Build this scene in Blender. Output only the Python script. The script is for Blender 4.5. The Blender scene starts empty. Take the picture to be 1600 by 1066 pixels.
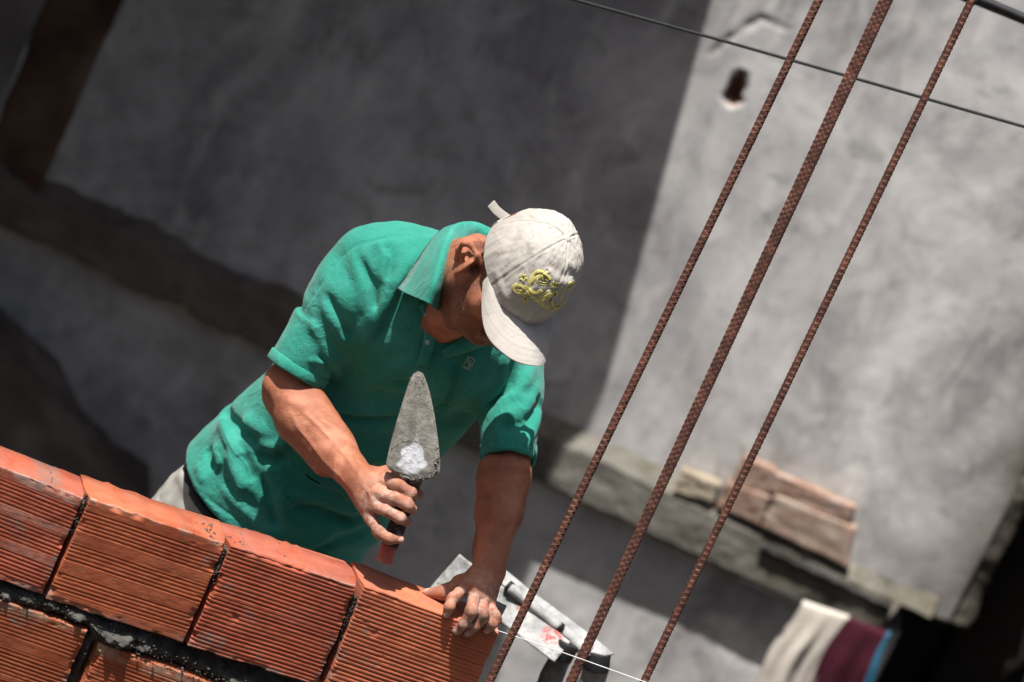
import bpy, bmesh, math, random
import numpy as np
from mathutils import Vector, Matrix, noise
rng = random.Random(7)
nrg = np.random.RandomState(3)
C = bpy.context.scene.collection
sc = bpy.context.scene
f32 = np.float32

# ------------------------------------------------------------------ camera
PITCH, ROLL, FOC = math.radians(15.0), math.radians(25.4), 6667.0
CAM = np.array((0, 0, 6.26))
fwd = np.array((0, math.cos(PITCH), -math.sin(PITCH)))
up0 = np.array((0, math.sin(PITCH), math.cos(PITCH)))
rt0 = np.array((1.0, 0, 0))
cr, sr = math.cos(ROLL), math.sin(ROLL)
IR = rt0 * cr + up0 * sr            # picture right, in the world
IU = up0 * cr - rt0 * sr            # picture up, in the world
# the world's up leans to the right in the picture
IB = -fwd
cam = bpy.data.cameras.new('camera'); camo = bpy.data.objects.new('camera', cam); C.objects.link(camo)
M = Matrix([(IR[0], IU[0], IB[0], CAM[0]), (IR[1], IU[1], IB[1], CAM[1]), (IR[2], IU[2], IB[2], CAM[2]), (0, 0, 0, 1)])
camo.matrix_world = M
cam.sensor_width = 36; cam.lens = 150; cam.clip_end = 2000; cam.clip_start = 0.1
cam.dof.use_dof = True; cam.dof.focus_distance = 7.0; cam.dof.aperture_fstop = 3.7
sc.camera = camo

def W(px, py, d):
    """point seen at pixel px,py of the 1600x1066 photograph, d metres along the view axis"""
    return CAM + fwd * d + IR * ((px - 800) * d / FOC) + IU * ((533 - py) * d / FOC)
def ray(px, py):
    return fwd + IR * ((px - 800) / FOC) + IU * ((533 - py) / FOC)
def onplane(px, py, p0, n):
    r = ray(px, py); t = np.dot(p0 - CAM, n) / np.dot(r, n)
    return CAM + r * t
def depth_on(px, py, p0, n):
    return float(np.dot(p0 - CAM, n) / np.dot(ray(px, py), n))
def cv(x, y, z):                    # picture-frame vector (right, up, toward viewer) -> world
    return IR * x + IU * y + IB * z

SUN = np.array((-0.24, -0.25, 0.94)); SUN /= np.linalg.norm(SUN)
SLAB_Z = 3.0
RES_BODY, RES_SHIRT = .0020, .0026
SKY_S, SUN_E, EXPO = 0.056, 5.0, 0.74

# ------------------------------------------------------------------ objects
def tag(o, label=None, cat=None, group=None, kind=None):
    if label: o['label'] = label
    if cat: o['category'] = cat
    if group: o['group'] = group
    if kind: o['kind'] = kind
    return o
def mesh_obj(name, verts, faces, mat, parent=None, smooth=True):
    me = bpy.data.meshes.new(name)
    verts = np.asarray(verts, dtype=f32)
    if isinstance(faces, np.ndarray):
        n = len(faces)
        me.vertices.add(len(verts)); me.vertices.foreach_set('co', verts.ravel())
        k = faces.shape[1]
        me.loops.add(n * k); me.loops.foreach_set('vertex_index', faces.astype(np.int32).ravel())
        me.polygons.add(n)
        me.polygons.foreach_set('loop_start', np.arange(0, n * k, k, dtype=np.int32))
        me.polygons.foreach_set('loop_total', np.full(n, k, dtype=np.int32))
        me.update(calc_edges=True); me.validate()
    else:
        me.from_pydata([tuple(map(float, v)) for v in verts], [], [tuple(int(i) for i in f) for f in faces]); me.update()
    if smooth: me.polygons.foreach_set('use_smooth', np.ones(len(me.polygons), dtype=bool))
    if mat: me.materials.append(mat)
    o = bpy.data.objects.new(name, me); C.objects.link(o)
    if parent: o.parent = parent
    return o
def empty(name, loc):
    o = bpy.data.objects.new(name, None); C.objects.link(o); o.location = loc; o.empty_display_size = .1
    return o
def adopt(o, root):
    """parent a world-space mesh to a root keeping it where it stands"""
    o.parent = root; o.matrix_parent_inverse = Matrix.Translation(-Vector(root.location)); return o
def fix_normals(o):
    bm = bmesh.new(); bm.from_mesh(o.data); bmesh.ops.recalc_face_normals(bm, faces=bm.faces); bm.to_mesh(o.data); bm.free(); return o
def solidify(o, t, off=-1):
    m = o.modifiers.new('thick', 'SOLIDIFY'); m.thickness = t; m.offset = off; return o
def bevel(o, w, seg=2):
    m = o.modifiers.new('bev', 'BEVEL'); m.width = w; m.segments = seg; m.limit_method = 'ANGLE'; m.angle_limit = .6; return o
def subd(o, l=1):
    m = o.modifiers.new('sub', 'SUBSURF'); m.levels = l; m.render_levels = l; return o

# ------------------------------------------------------------------ materials
def ramp(nt, fac, stops, inter='LINEAR'):
    r = nt.nodes.new('ShaderNodeValToRGB'); r.color_ramp.interpolation = inter
    el = r.color_ramp.elements
    while len(el) < len(stops): el.new(0.5)
    for e, (p, c) in zip(el, stops):
        e.position = p; e.color = (*c, 1) if len(c) == 3 else c
    nt.links.new(fac, r.inputs[0]); return r.outputs[0]
def ntex(nt, scale, detail=4, rough=.55, dist=0, vec=None, kind='fac'):
    n = nt.nodes.new('ShaderNodeTexNoise'); n.inputs['Scale'].default_value = scale
    n.inputs['Detail'].default_value = detail; n.inputs['Roughness'].default_value = rough; n.inputs['Distortion'].default_value = dist
    if vec is not None: nt.links.new(vec, n.inputs['Vector'])
    return n.outputs[0]
def mixc(nt, fac, a, b, mode='MIX'):
    m = nt.nodes.new('ShaderNodeMix'); m.data_type = 'RGBA'; m.blend_type = mode
    for s, v in ((m.inputs[0], fac), (m.inputs[6], a), (m.inputs[7], b)):
        if isinstance(v, (int, float)): s.default_value = v
        elif isinstance(v, tuple): s.default_value = (*v, 1) if len(v) == 3 else v
        else: nt.links.new(v, s)
    return m.outputs[2]
def mth(nt, op, a, b=0.0, c=None):
    m = nt.nodes.new('ShaderNodeMath'); m.operation = op
    for i, v in enumerate((a, b) if c is None else (a, b, c)):
        if isinstance(v, (int, float)): m.inputs[i].default_value = v
        else: nt.links.new(v, m.inputs[i])
    return m.outputs[0]
def new_mat(name, rough=.8, spec=.3):
    m = bpy.data.materials.new(name); m.use_nodes = True
    nt = m.node_tree; b = nt.nodes['Principled BSDF']
    b.inputs['Roughness'].default_value = rough; b.inputs['Specular IOR Level'].default_value = spec
    tc = nt.nodes.new('ShaderNodeTexCoord')
    return m, nt, b, tc.outputs['Object']
def bump(nt, b, h, strength=.4, dist=.002):
    n = nt.nodes.new('ShaderNodeBump'); n.inputs['Strength'].default_value = strength; n.inputs['Distance'].default_value = dist
    nt.links.new(h, n.inputs['Height']); nt.links.new(n.outputs[0], b.inputs['Normal']); return n
def simple(name, c0, c1, scale=20, rough=.85, bs=60, bst=.4, bd=.002, spec=.25, c2=None, metal=0, detail=5, lo=.35, hi=.65):
    m, nt, b, v = new_mat(name, rough, spec)
    st = [(lo, c0), (hi, c1)] if c2 is None else [(lo, c0), ((lo + hi) / 2, c1), (hi, c2)]
    col = ramp(nt, ntex(nt, scale, detail, vec=v), st)
    nt.links.new(col, b.inputs['Base Color']); b.inputs['Metallic'].default_value = metal
    if bst: bump(nt, b, ntex(nt, bs, 5, .65, vec=v), bst, bd)
    return m

def mat_terracotta(name, base, dark, pale, amt):
    m, nt, b, v = new_mat(name, .82, .2)
    n1 = ntex(nt, 9, 5, .6, .4, v)
    col = ramp(nt, n1, [(.3, dark), (.55, base), (.75, tuple(min(1, x * 1.25) for x in base))])
    # fired-clay streaks that run along the ribs
    mp = nt.nodes.new('ShaderNodeMapping'); nt.links.new(v, mp.inputs[0]); mp.inputs['Scale'].default_value = (3, 3, 60)
    s = ramp(nt, ntex(nt, 1.6, 6, .6, .3, mp.outputs[0]), [(.42, (0, 0, 0)), (.75, (1, 1, 1))])
    col = mixc(nt, mth(nt, 'MULTIPLY', s, .35), col, tuple(x * .55 for x in base))
    # lime bloom and cement dust in patches
    at = nt.nodes.new('ShaderNodeAttribute'); at.attribute_name = 'bloom'
    p = ramp(nt, ntex(nt, 26, 8, .7, .6, v), [(.40, (0, 0, 0)), (.60, (1, 1, 1))])
    k = mth(nt, 'MULTIPLY', p, mth(nt, 'ADD', mth(nt, 'MULTIPLY', at.outputs['Fac'], .85), amt))
    col = mixc(nt, k, col, pale)
    d = ramp(nt, ntex(nt, 75, 6, .75, .2, v), [(.66, (0, 0, 0)), (.74, (1, 1, 1))])
    col = mixc(nt, mth(nt, 'MULTIPLY', d, .55), col, (.10, .065, .05))
    ats = nt.nodes.new('ShaderNodeAttribute'); ats.attribute_name = 'smear'
    sn = ramp(nt, ntex(nt, 120, 5, .7, .3, v), [(.36, (0, 0, 0)), (.56, (1, 1, 1))])
    col = mixc(nt, mth(nt, 'MULTIPLY', mth(nt, 'MULTIPLY', ats.outputs['Fac'], sn), .8), col, (.17, .15, .13))
    nt.links.new(col, b.inputs['Base Color'])
    nt.links.new(ramp(nt, n1, [(.3, (.74,) * 3), (.7, (.95,) * 3)]), b.inputs['Roughness'])
    h = mth(nt, 'ADD', ntex(nt, 190, 4, .7, 0, v), mth(nt, 'MULTIPLY', s, .5))
    bump(nt, b, h, .5, .0012)
    return m
TC = {
    'orange': mat_terracotta('terracotta_orange', (.39, .100, .042), (.26, .056, .024), (.40, .27, .21), .05),
    'brown': mat_terracotta('terracotta_brown', (.31, .080, .032), (.20, .044, .020), (.36, .24, .17), .06),
    'red': mat_terracotta('terracotta_red', (.37, .088, .045), (.25, .052, .027), (.42, .29, .25), .06),
    'fresh': mat_terracotta('terracotta_fresh', (.47, .138, .068), (.35, .092, .046), (.50, .36, .29), .02),
    'old': mat_terracotta('terracotta_old', (.29, .165, .11), (.18, .10, .07), (.38, .31, .27), .45),
}
M_mortar = simple('mortar_dark', (.040, .038, .034), (.062, .060, .054), 45, .98, 140, .6, .004, c2=(.095, .092, .083), detail=8, spec=.05)
def mat_rust():
    m, nt, b, v = new_mat('rusty_steel', .8, .3)
    col = ramp(nt, ntex(nt, 60, 6, .6, .2, v), [(.3, (.020, .008, .005)), (.5, (.040, .014, .009)), (.68, (.090, .032, .018))])
    at = nt.nodes.new('ShaderNodeAttribute'); at.attribute_name = 'rib'
    w = ramp(nt, ntex(nt, 30, 5, .6, .2, v), [(.30, (.060, .024, .016)), (.5, (.15, .060, .042)), (.7, (.27, .13, .095))])
    col = mixc(nt, at.outputs['Fac'], col, w)
    nt.links.new(col, b.inputs['Base Color']); bump(nt, b, ntex(nt, 400, 5, .6, 0, v), .4, .0006)
    return m
M_rust = mat_rust()
M_cable = simple('black_cable', (.006, .007, .010), (.013, .013, .016), 40, .6, 200, .1, .0005, spec=.25)
M_string = simple('white_string', (.6, .6, .6), (.8, .8, .8), 40, .8, 200, 0)
M_conc = simple('concrete', (.20, .19, .17), (.33, .32, .29), 6, .95, 60, .5, .004, c2=(.42, .41, .37), detail=8)
M_slab = simple('dusty_slab', (.12, .10, .085), (.19, .165, .14), 6, .95, 60, .5, .004)
M_ground = simple('earth', (.05, .043, .032), (.09, .075, .055), 1.2, .98, 20, .5, .02, detail=8)
M_dark = simple('dark_earth', (.08, .062, .052), (.13, .10, .082), 5, .98, 22, .5, .01, c2=(.20, .165, .135), detail=8)
M_shade_black = simple('sooty_wall', (.010, .009, .008), (.022, .018, .015), 3, .95, 20, .6, .01)  # near-black colour standing in for the darkness of unlit openings
M_timber = simple('grey_timber', (.10, .095, .085), (.22, .21, .19), 14, .9, 80, .7, .003, c2=(.34, .33, .30), detail=8)
M_blackrub = simple('black_rubber', (.008, .008, .009), (.02, .02, .022), 20, .6, 90, .3, .001)
M_oldbrick = simple('weathered_brick_column', (.070, .040, .030), (.12, .072, .052), 5, .97, 30, .6, .006, c2=(.18, .13, .10), detail=8, spec=.1)

def mat_plaster_wall():
    m, nt, b, v = new_mat('cement_plaster', .93, .15)
    big = ntex(nt, 1.5, 8, .62, 1.4, v)
    col = ramp(nt, big, [(.32, (.27, .26, .262)), (.45, (.39, .38, .38)), (.57, (.50, .49, .485)), (.68, (.62, .61, .60))])
    mp = nt.nodes.new('ShaderNodeMapping'); nt.links.new(v, mp.inputs[0]); mp.inputs['Scale'].default_value = (2.2, 1, 1.0)
    sw = ramp(nt, ntex(nt, 2.4, 6, .62, 2.2, mp.outputs[0]), [(.48, (0, 0, 0)), (.66, (1, 1, 1))])
    col = mixc(nt, mth(nt, 'MULTIPLY', sw, .5), col, (.68, .67, .655))
    st = ramp(nt, ntex(nt, 7.5, 4, .6, .8, v), [(.62, (0, 0, 0)), (.72, (1, 1, 1))])
    col = mixc(nt, mth(nt, 'MULTIPLY', st, .5), col, (.17, .165, .16))
    mo = ramp(nt, ntex(nt, 11, 8, .72, .5, v), [(.30, (.70, .69, .68)), (.50, (1, 1, 1)), (.72, (1.18, 1.17, 1.15))])
    col = mixc(nt, 1.0, col, mo, 'MULTIPLY')
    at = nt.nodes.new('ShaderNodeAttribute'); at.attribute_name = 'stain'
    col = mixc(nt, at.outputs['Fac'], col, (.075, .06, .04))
    at2 = nt.nodes.new('ShaderNodeAttribute'); at2.attribute_name = 'clay'
    col = mixc(nt, at2.outputs['Fac'], col, (.26, .085, .04))
    nt.links.new(col, b.inputs['Base Color'])
    bump(nt, b, ntex(nt, 30, 8, .7, .3, v), .22, .006)
    return m
M_plaster = mat_plaster_wall()
def mat_ledge():
    m, nt, b, v = new_mat('mossy_concrete', .95, .15)
    col = ramp(nt, ntex(nt, 5, 8, .65, .8, v), [(.30, (.07, .064, .052)), (.45, (.13, .122, .105)), (.60, (.20, .19, .165)), (.75, (.30, .285, .25))])
    mp = nt.nodes.new('ShaderNodeMapping'); nt.links.new(v, mp.inputs[0]); mp.inputs['Scale'].default_value = (1, 1, .14)
    st = ramp(nt, ntex(nt, 9, 5, .6, .3, mp.outputs[0]), [(.52, (0, 0, 0)), (.66, (1, 1, 1))])
    col = mixc(nt, mth(nt, 'MULTIPLY', st, .6), col, (.085, .075, .045))
    # the brown, dirt-stained stretch at the left
    sx = nt.nodes.new('ShaderNodeSeparateXYZ'); nt.links.new(v, sx.inputs[0])
    k = mth(nt, 'LESS_THAN', mth(nt, 'ADD', sx.outputs[0], mth(nt, 'MULTIPLY', ntex(nt, 4, 4, .6, 0, v), .5)), .05)
    col = mixc(nt, mth(nt, 'MULTIPLY', k, .5), col, (.22, .165, .135))
    nt.links.new(col, b.inputs['Base Color']); bump(nt, b, ntex(nt, 28, 8, .7, .3, v), .8, .012)
    return m
M_ledge = mat_ledge()

def mat_skin():
    m, nt, b, v = new_mat('tanned_skin', .58, .40)
    col = ramp(nt, ntex(nt, 16, 6, .6, .5, v), [(.32, (.23, .078, .040)), (.5, (.36, .132, .072)), (.66, (.47, .20, .118))])
    fr = ramp(nt, ntex(nt, 130, 4, .7, 0, v), [(.60, (0, 0, 0)), (.75, (1, 1, 1))])
    col = mixc(nt, mth(nt, 'MULTIPLY', fr, .28), col, (.17, .06, .035))
    at = nt.nodes.new('ShaderNodeAttribute'); at.attribute_name = 'stubble'
    hr = ramp(nt, ntex(nt, 420, 2, .6, 0, v), [(.35, (1, 1, 1)), (.62, (.35, .35, .35))])
    col = mixc(nt, mth(nt, 'MULTIPLY', at.outputs['Fac'], hr), col, (.050, .026, .018))
    at = nt.nodes.new('ShaderNodeAttribute'); at.attribute_name = 'nail'
    col = mixc(nt, at.outputs['Fac'], col, (.56, .33, .27))
    at = nt.nodes.new('ShaderNodeAttribute'); at.attribute_name = 'dust'
    dn = ramp(nt, ntex(nt, 90, 6, .75, .3, v), [(.42, (0, 0, 0)), (.62, (1, 1, 1))])
    col = mixc(nt, mth(nt, 'MULTIPLY', mth(nt, 'MULTIPLY', at.outputs['Fac'], dn), .75), col, (.46, .40, .36))
    nt.links.new(col, b.inputs['Base Color'])
    b.inputs['Subsurface Weight'].default_value = .06; b.inputs['Subsurface Radius'].default_value = (1, .3, .15); b.inputs['Subsurface Scale'].default_value = .006
    h = mth(nt, 'ADD', mth(nt, 'MULTIPLY', ntex(nt, 330, 5, .75, .6, v), 1.5), mth(nt, 'MULTIPLY', ntex(nt, 75, 5, .65, 1.2, v), 1.6))
    bump(nt, b, h, .55, .0018)
    return m
M_skin = mat_skin()

def mat_shirt(name, a=(.0, .0, .0)):
    m, nt, b, v = new_mat(name, .88, .15)
    col = ramp(nt, ntex(nt, 6, 6, .6, .4, v), [(.3, (.016, .180, .132)), (.55, (.027, .238, .178)), (.75, (.044, .29, .228))])
    # sun-bleached, dusty patches
    fd = ramp(nt, ntex(nt, 11, 7, .65, .8, v), [(.50, (0, 0, 0)), (.72, (1, 1, 1))])
    col = mixc(nt, mth(nt, 'MULTIPLY', fd, .4), col, (.09, .36, .33))
    dirt = ramp(nt, ntex(nt, 19, 8, .72, .5, v), [(.60, (0, 0, 0)), (.74, (1, 1, 1))])
    col = mixc(nt, mth(nt, 'MULTIPLY', dirt, .55), col, (.035, .13, .15))
    sp = ramp(nt, ntex(nt, 150, 3, .6, 0, v), [(.735, (0, 0, 0)), (.76, (1, 1, 1))])
    col = mixc(nt, mth(nt, 'MULTIPLY', sp, .55), col, (.02, .05, .045))
    sp2 = ramp(nt, ntex(nt, 75, 4, .7, .3, v), [(.745, (0, 0, 0)), (.77, (1, 1, 1))])
    col = mixc(nt, mth(nt, 'MULTIPLY', sp2, .4), col, (.30, .50, .45))
    nt.links.new(col, b.inputs['Base Color'])
    b.inputs['Sheen Weight'].default_value = .12; b.inputs['Sheen Roughness'].default_value = .5
    vo = nt.nodes.new('ShaderNodeTexVoronoi'); vo.inputs['Scale'].default_value = 520; nt.links.new(v, vo.inputs['Vector'])
    h = mth(nt, 'ADD', mth(nt, 'MULTIPLY', vo.outputs[0], .35), mth(nt, 'MULTIPLY', ntex(nt, 34, 5, .6, .8, v), 2.2))
    n_ = ntex(nt, 6.5, 3, .5, 1.6, v); rd = mth(nt, 'ABSOLUTE', mth(nt, 'SUBTRACT', n_, .5)); rd = mth(nt, 'POWER', mth(nt, 'SUBTRACT', 1.0, mth(nt, 'MULTIPLY', rd, 2.4)), 5.0)
    n2_ = ntex(nt, 21, 3, .5, 1.4, v); r2 = mth(nt, 'ABSOLUTE', mth(nt, 'SUBTRACT', n2_, .5)); r2 = mth(nt, 'POWER', mth(nt, 'SUBTRACT', 1.0, mth(nt, 'MULTIPLY', r2, 2.4)), 5.0)
    h = mth(nt, 'ADD', h, mth(nt, 'ADD', mth(nt, 'MULTIPLY', rd, 1.0), mth(nt, 'MULTIPLY', r2, .18)))
    bump(nt, b, h, .55, .0026)
    return m
M_shirt = mat_shirt('green_pique')
M_thread = simple('pale_thread', (.36, .47, .40), (.46, .56, .48), 200, .8, 300, .2, .0004)
M_trouser = simple('pale_grey_cotton', (.23, .225, .20), (.31, .30, .27), 12, .92, 260, .35, .0012, c2=(.36, .35, .32))
M_boot = simple('boot_leather', (.03, .02, .015), (.06, .045, .03), 20, .7)
M_belt = simple('black_belt', (.012, .012, .014), (.03, .03, .03), 30, .6)

def mat_cap():
    m, nt, b, v = new_mat('cream_cotton_twill', .9, .12)
    col = ramp(nt, ntex(nt, 14, 6, .6, .4, v), [(.3, (.35, .325, .295)), (.6, (.425, .40, .365)), (.8, (.47, .445, .41))])
    d = ramp(nt, ntex(nt, 24, 8, .72, .6, v), [(.56, (0, 0, 0)), (.72, (1, 1, 1))])
    col = mixc(nt, mth(nt, 'MULTIPLY', d, .32), col, (.42, .30, .24))
    d2 = ramp(nt, ntex(nt, 60, 5, .7, .2, v), [(.68, (0, 0, 0)), (.76, (1, 1, 1))])
    col = mixc(nt, mth(nt, 'MULTIPLY', d2, .45), col, (.26, .22, .20))
    nt.links.new(col, b.inputs['Base Color'])
    h = mth(nt, 'ADD', mth(nt, 'MULTIPLY', ntex(nt, 500, 2, .5, 0, v), .25), mth(nt, 'MULTIPLY', ntex(nt, 42, 5, .6, 1.0, v), 1.7))
    bump(nt, b, h, .4, .0022)
    return m
M_cap = mat_cap()
M_yellow = simple('yellow_embroidery', (.50, .44, .13), (.62, .56, .20), 120, .8, 400, .5, .0006)
M_black = simple('black_thread', (.04, .04, .02), (.07, .07, .03), 120, .8, 300, .2, .0004)

def mat_spatter():
    m, nt, b, v = new_mat('plaster_spattered_metal', .75, .3)
    col = ramp(nt, ntex(nt, 22, 8, .7, .6, v), [(.28, (.12, .12, .13)), (.45, (.27, .27, .275)), (.62, (.42, .42, .40))])
    s = ramp(nt, ntex(nt, 90, 8, .75, .3, v), [(.60, (0, 0, 0)), (.68, (1, 1, 1))])
    col = mixc(nt, mth(nt, 'MULTIPLY', s, .6), col, (.22, .22, .21))
    y = ramp(nt, ntex(nt, 18, 4, .6, .3, v), [(.60, (0, 0, 0)), (.72, (1, 1, 1))])
    col = mixc(nt, mth(nt, 'MULTIPLY', y, .5), col, (.62, .57, .34))
    at = nt.nodes.new('ShaderNodeAttribute'); at.attribute_name = 'redpaint'
    rr = ramp(nt, ntex(nt, 70, 6, .7, .8, v), [(.44, (0, 0, 0)), (.54, (1, 1, 1))])
    col = mixc(nt, mth(nt, 'MULTIPLY', at.outputs['Fac'], rr), col, (.38, .09, .08))
    nt.links.new(col, b.inputs['Base Color'])
    bump(nt, b, ntex(nt, 110, 8, .75, .3, v), .5, .002)
    return m
M_spat = mat_spatter()
def mat_blade():
    m, nt, b, v = new_mat('mortar_caked_steel', .85, .3)
    col = ramp(nt, ntex(nt, 40, 8, .7, .4, v), [(.3, (.11, .105, .09)), (.5, (.20, .19, .165)), (.7, (.30, .29, .26))])
    s = ramp(nt, ntex(nt, 190, 6, .75, .3, v), [(.60, (0, 0, 0)), (.68, (1, 1, 1))])
    col = mixc(nt, mth(nt, 'MULTIPLY', s, .75), col, (.06, .055, .05))
    at = nt.nodes.new('ShaderNodeAttribute'); at.attribute_name = 'patch'
    s2 = ramp(nt, ntex(nt, 150, 5, .7, .3, v), [(.55, (.56, .57, .60)), (.66, (.30, .31, .34))])
    col = mixc(nt, at.outputs['Fac'], col, s2)
    nt.links.new(col, b.inputs['Base Color'])
    bump(nt, b, ntex(nt, 150, 8, .75, .4, v), .9, .003)
    return m
M_blade = mat_blade()
def mat_handle():
    m, nt, b, v = new_mat('mortar_stained_handle', .7, .3)
    at = nt.nodes.new('ShaderNodeAttribute'); at.attribute_name = 'red'
    base = mixc(nt, at.outputs['Fac'], (.030, .022, .020), (.42, .095, .07))
    s = ramp(nt, ntex(nt, 110, 7, .7, .4, v), [(.52, (0, 0, 0)), (.62, (1, 1, 1))])
    col = mixc(nt, mth(nt, 'MULTIPLY', s, .5), base, (.30, .25, .22))
    nt.links.new(col, b.inputs['Base Color']); bump(nt, b, ntex(nt, 170, 6, .7, .3, v), .7, .0015)
    return m
M_handle = mat_handle()

def set_attr(o, name, vals):
    a = o.data.attributes.new(name, 'FLOAT', 'POINT'); a.data.foreach_set('value', np.asarray(vals, dtype=f32))

# ------------------------------------------------------------------ implicit-surface sculpting
def nz(v): v = np.asarray(v, float); return v / np.linalg.norm(v)
class Prim:
    def __init__(s, fn, c, R, k=0.0, op='u'): s.fn, s.c, s.R, s.k, s.op = fn, np.asarray(c), R, k, op
def cone(a, b, ra, rb, k=.012, op='u', flat=None, fk=1.0):
    """tapered capsule; flat = direction in which it is squashed by fk"""
    a = np.asarray(a); b = np.asarray(b); ba = b - a; L2 = float(ba @ ba) + 1e-12
    def fn(P):
        pa = P - a.astype(f32)
        if flat is not None:
            n = nz(flat).astype(f32); s = pa @ n
            pa = pa + np.outer(s * f32(1 / fk - 1), n)
        h = np.clip(pa @ ba.astype(f32) / f32(L2), 0, 1)
        d = pa - h[:, None] * ba.astype(f32)
        return np.sqrt((d * d).sum(1)) - (f32(ra) + h * f32(rb - ra))
    return Prim(fn, (a + b) / 2, math.sqrt(L2) / 2 + max(ra, rb), k, op)
def chain(pts, radii, k=.01, op='u', **kw):
    return [cone(pts[i], pts[i + 1], radii[i], radii[i + 1], k, op, **kw) for i in range(len(pts) - 1)]
def econe(a, b, w, ea, eb, k=.03, op='u', rnd=0.0):
    """elliptical frustum from a to b; w = the wide direction; ea, eb = (half width, half thickness)"""
    a = np.asarray(a); b = np.asarray(b); L = float(np.linalg.norm(b - a)); n = (b - a) / L
    w = nz(np.asarray(w) - n * np.dot(w, n)); t = np.cross(n, w)
    Mx = np.stack([w, t, n], 1).astype(f32); mid = ((a + b) / 2).astype(f32)
    def fn(P):
        q = (P - mid) @ Mx
        h = np.clip(q[:, 2] / f32(L) + .5, 0, 1)
        A = ea[0] + h * (eb[0] - ea[0]) - rnd; B = ea[1] + h * (eb[1] - ea[1]) - rnd
        x, y = q[:, 0], q[:, 1]
        k0 = np.sqrt((x / A) ** 2 + (y / B) ** 2) + 1e-6; k1 = np.sqrt((x / A ** 2) ** 2 + (y / B ** 2) ** 2) + 1e-6
        dr = k0 * (k0 - 1) / k1; dz = np.abs(q[:, 2]) - f32(L / 2 - rnd)
        return (np.minimum(np.maximum(dr, dz), 0) + np.sqrt(np.maximum(dr, 0) ** 2 + np.maximum(dz, 0) ** 2) - rnd).astype(f32)
    return Prim(fn, mid, L / 2 + max(ea[0], eb[0], ea[1], eb[1]), k, op)
def ell(c, ax, r, k=.02, op='u'):
    """ellipsoid, ax = 3 world axes, r = radii along them"""
    c = np.asarray(c); Mx = np.stack([nz(v) for v in ax], 1).astype(f32); r = np.asarray(r, dtype=f32)
    def fn(P):
        q = (P - c.astype(f32)) @ Mx
        k0 = np.sqrt(((q / r) ** 2).sum(1)) + 1e-6; k1 = np.sqrt(((q / r ** 2) ** 2).sum(1)) + 1e-6
        return k0 * (k0 - 1) / k1
    return Prim(fn, c, float(r.max()), k, op)
def smin(a, b, k):
    if k <= 0: return np.minimum(a, b)
    h = np.clip(.5 + .5 * (b - a) / k, 0, 1)
    return b + (a - b) * h - k * h * (1 - h)
class Field:
    def __init__(s, prims, disps=()): s.p = list(prims); s.d = list(disps)
    def eval(s, P, c=None, R=None):
        P = P.astype(f32); v = np.full(len(P), 1.0, dtype=f32)
        for q in s.p:
            if c is not None and np.linalg.norm(q.c - c) > q.R + R * 1.9 + q.k + .03: continue
            g = q.fn(P).astype(f32)
            if q.op == 'u': v = smin(v, g, q.k)
            elif q.op == 's': v = -smin(-v, g, q.k)
            elif q.op == 'i': v = -smin(-v, -g, q.k)
        for q in s.d:
            if c is not None and np.linalg.norm(q.c - c) > q.R + R + .02: continue
            v = v - q.fn(P)
        return v
    def hit(s, px, py, d0=6.55, d1=8.3):
        px = np.atleast_1d(np.asarray(px, float)); py = np.atleast_1d(np.asarray(py, float))
        r = fwd[None] + IR[None] * ((px - 800) / FOC)[:, None] + IU[None] * ((533 - py) / FOC)[:, None]
        d = np.full(len(px), d0)
        for _ in range(110):
            v = s.eval(CAM[None] + r * d[:, None]); d = np.where(d < d1, d + np.clip(v, -.02, .1) * .75, d)
        return np.where(d >= d1, np.nan, d)
    def grad(s, P, e=.002):
        g = np.stack([s.eval(P + np.eye(3)[i] * e) - s.eval(P - np.eye(3)[i] * e) for i in range(3)], 1)
        return g / (np.linalg.norm(g, axis=1, keepdims=True) + 1e-9)
def crease(pts, sig, amp):
    """ridge (amp>0) or groove (amp<0) along a 3-D polyline, fading at its ends"""
    pts = [np.asarray(p, dtype=f32) for p in pts]; segs = list(zip(pts[:-1], pts[1:])); n = len(segs)
    c = np.mean(pts, 0); R = max(np.linalg.norm(p - c) for p in pts) + 3 * sig
    def fn(P):
        best = np.full(len(P), 1e3, dtype=f32); tt = np.zeros(len(P), dtype=f32)
        for i, (a, b) in enumerate(segs):
            ba = b - a; pa = P - a; h = np.clip(pa @ ba / (ba @ ba + 1e-12), 0, 1)
            d = np.sqrt(((pa - h[:, None] * ba) ** 2).sum(1)); m = d < best
            best = np.where(m, d, best); tt = np.where(m, (i + h) / n, tt)
        fade = np.minimum(1, np.minimum(tt, 1 - tt) * 5 + .15)
        return (amp * fade * np.exp(-(best / sig) ** 1.5)).astype(f32)
    return Prim(fn, c, R)
def waves(seed, n, wl, amp, c, R):
    r = np.random.RandomState(seed); K = []
    for _ in range(n):
        v = r.normal(size=3); v /= np.linalg.norm(v); K.append((v * 2 * math.pi / (wl * r.uniform(.6, 1.6)), r.uniform(0, 6.28)))
    def fn(P):
        s = 0
        for k, ph in K: s = s + np.sin(P @ k.astype(f32) + ph)
        return (amp * s / math.sqrt(n)).astype(f32)
    return Prim(fn, c, R)

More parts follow.
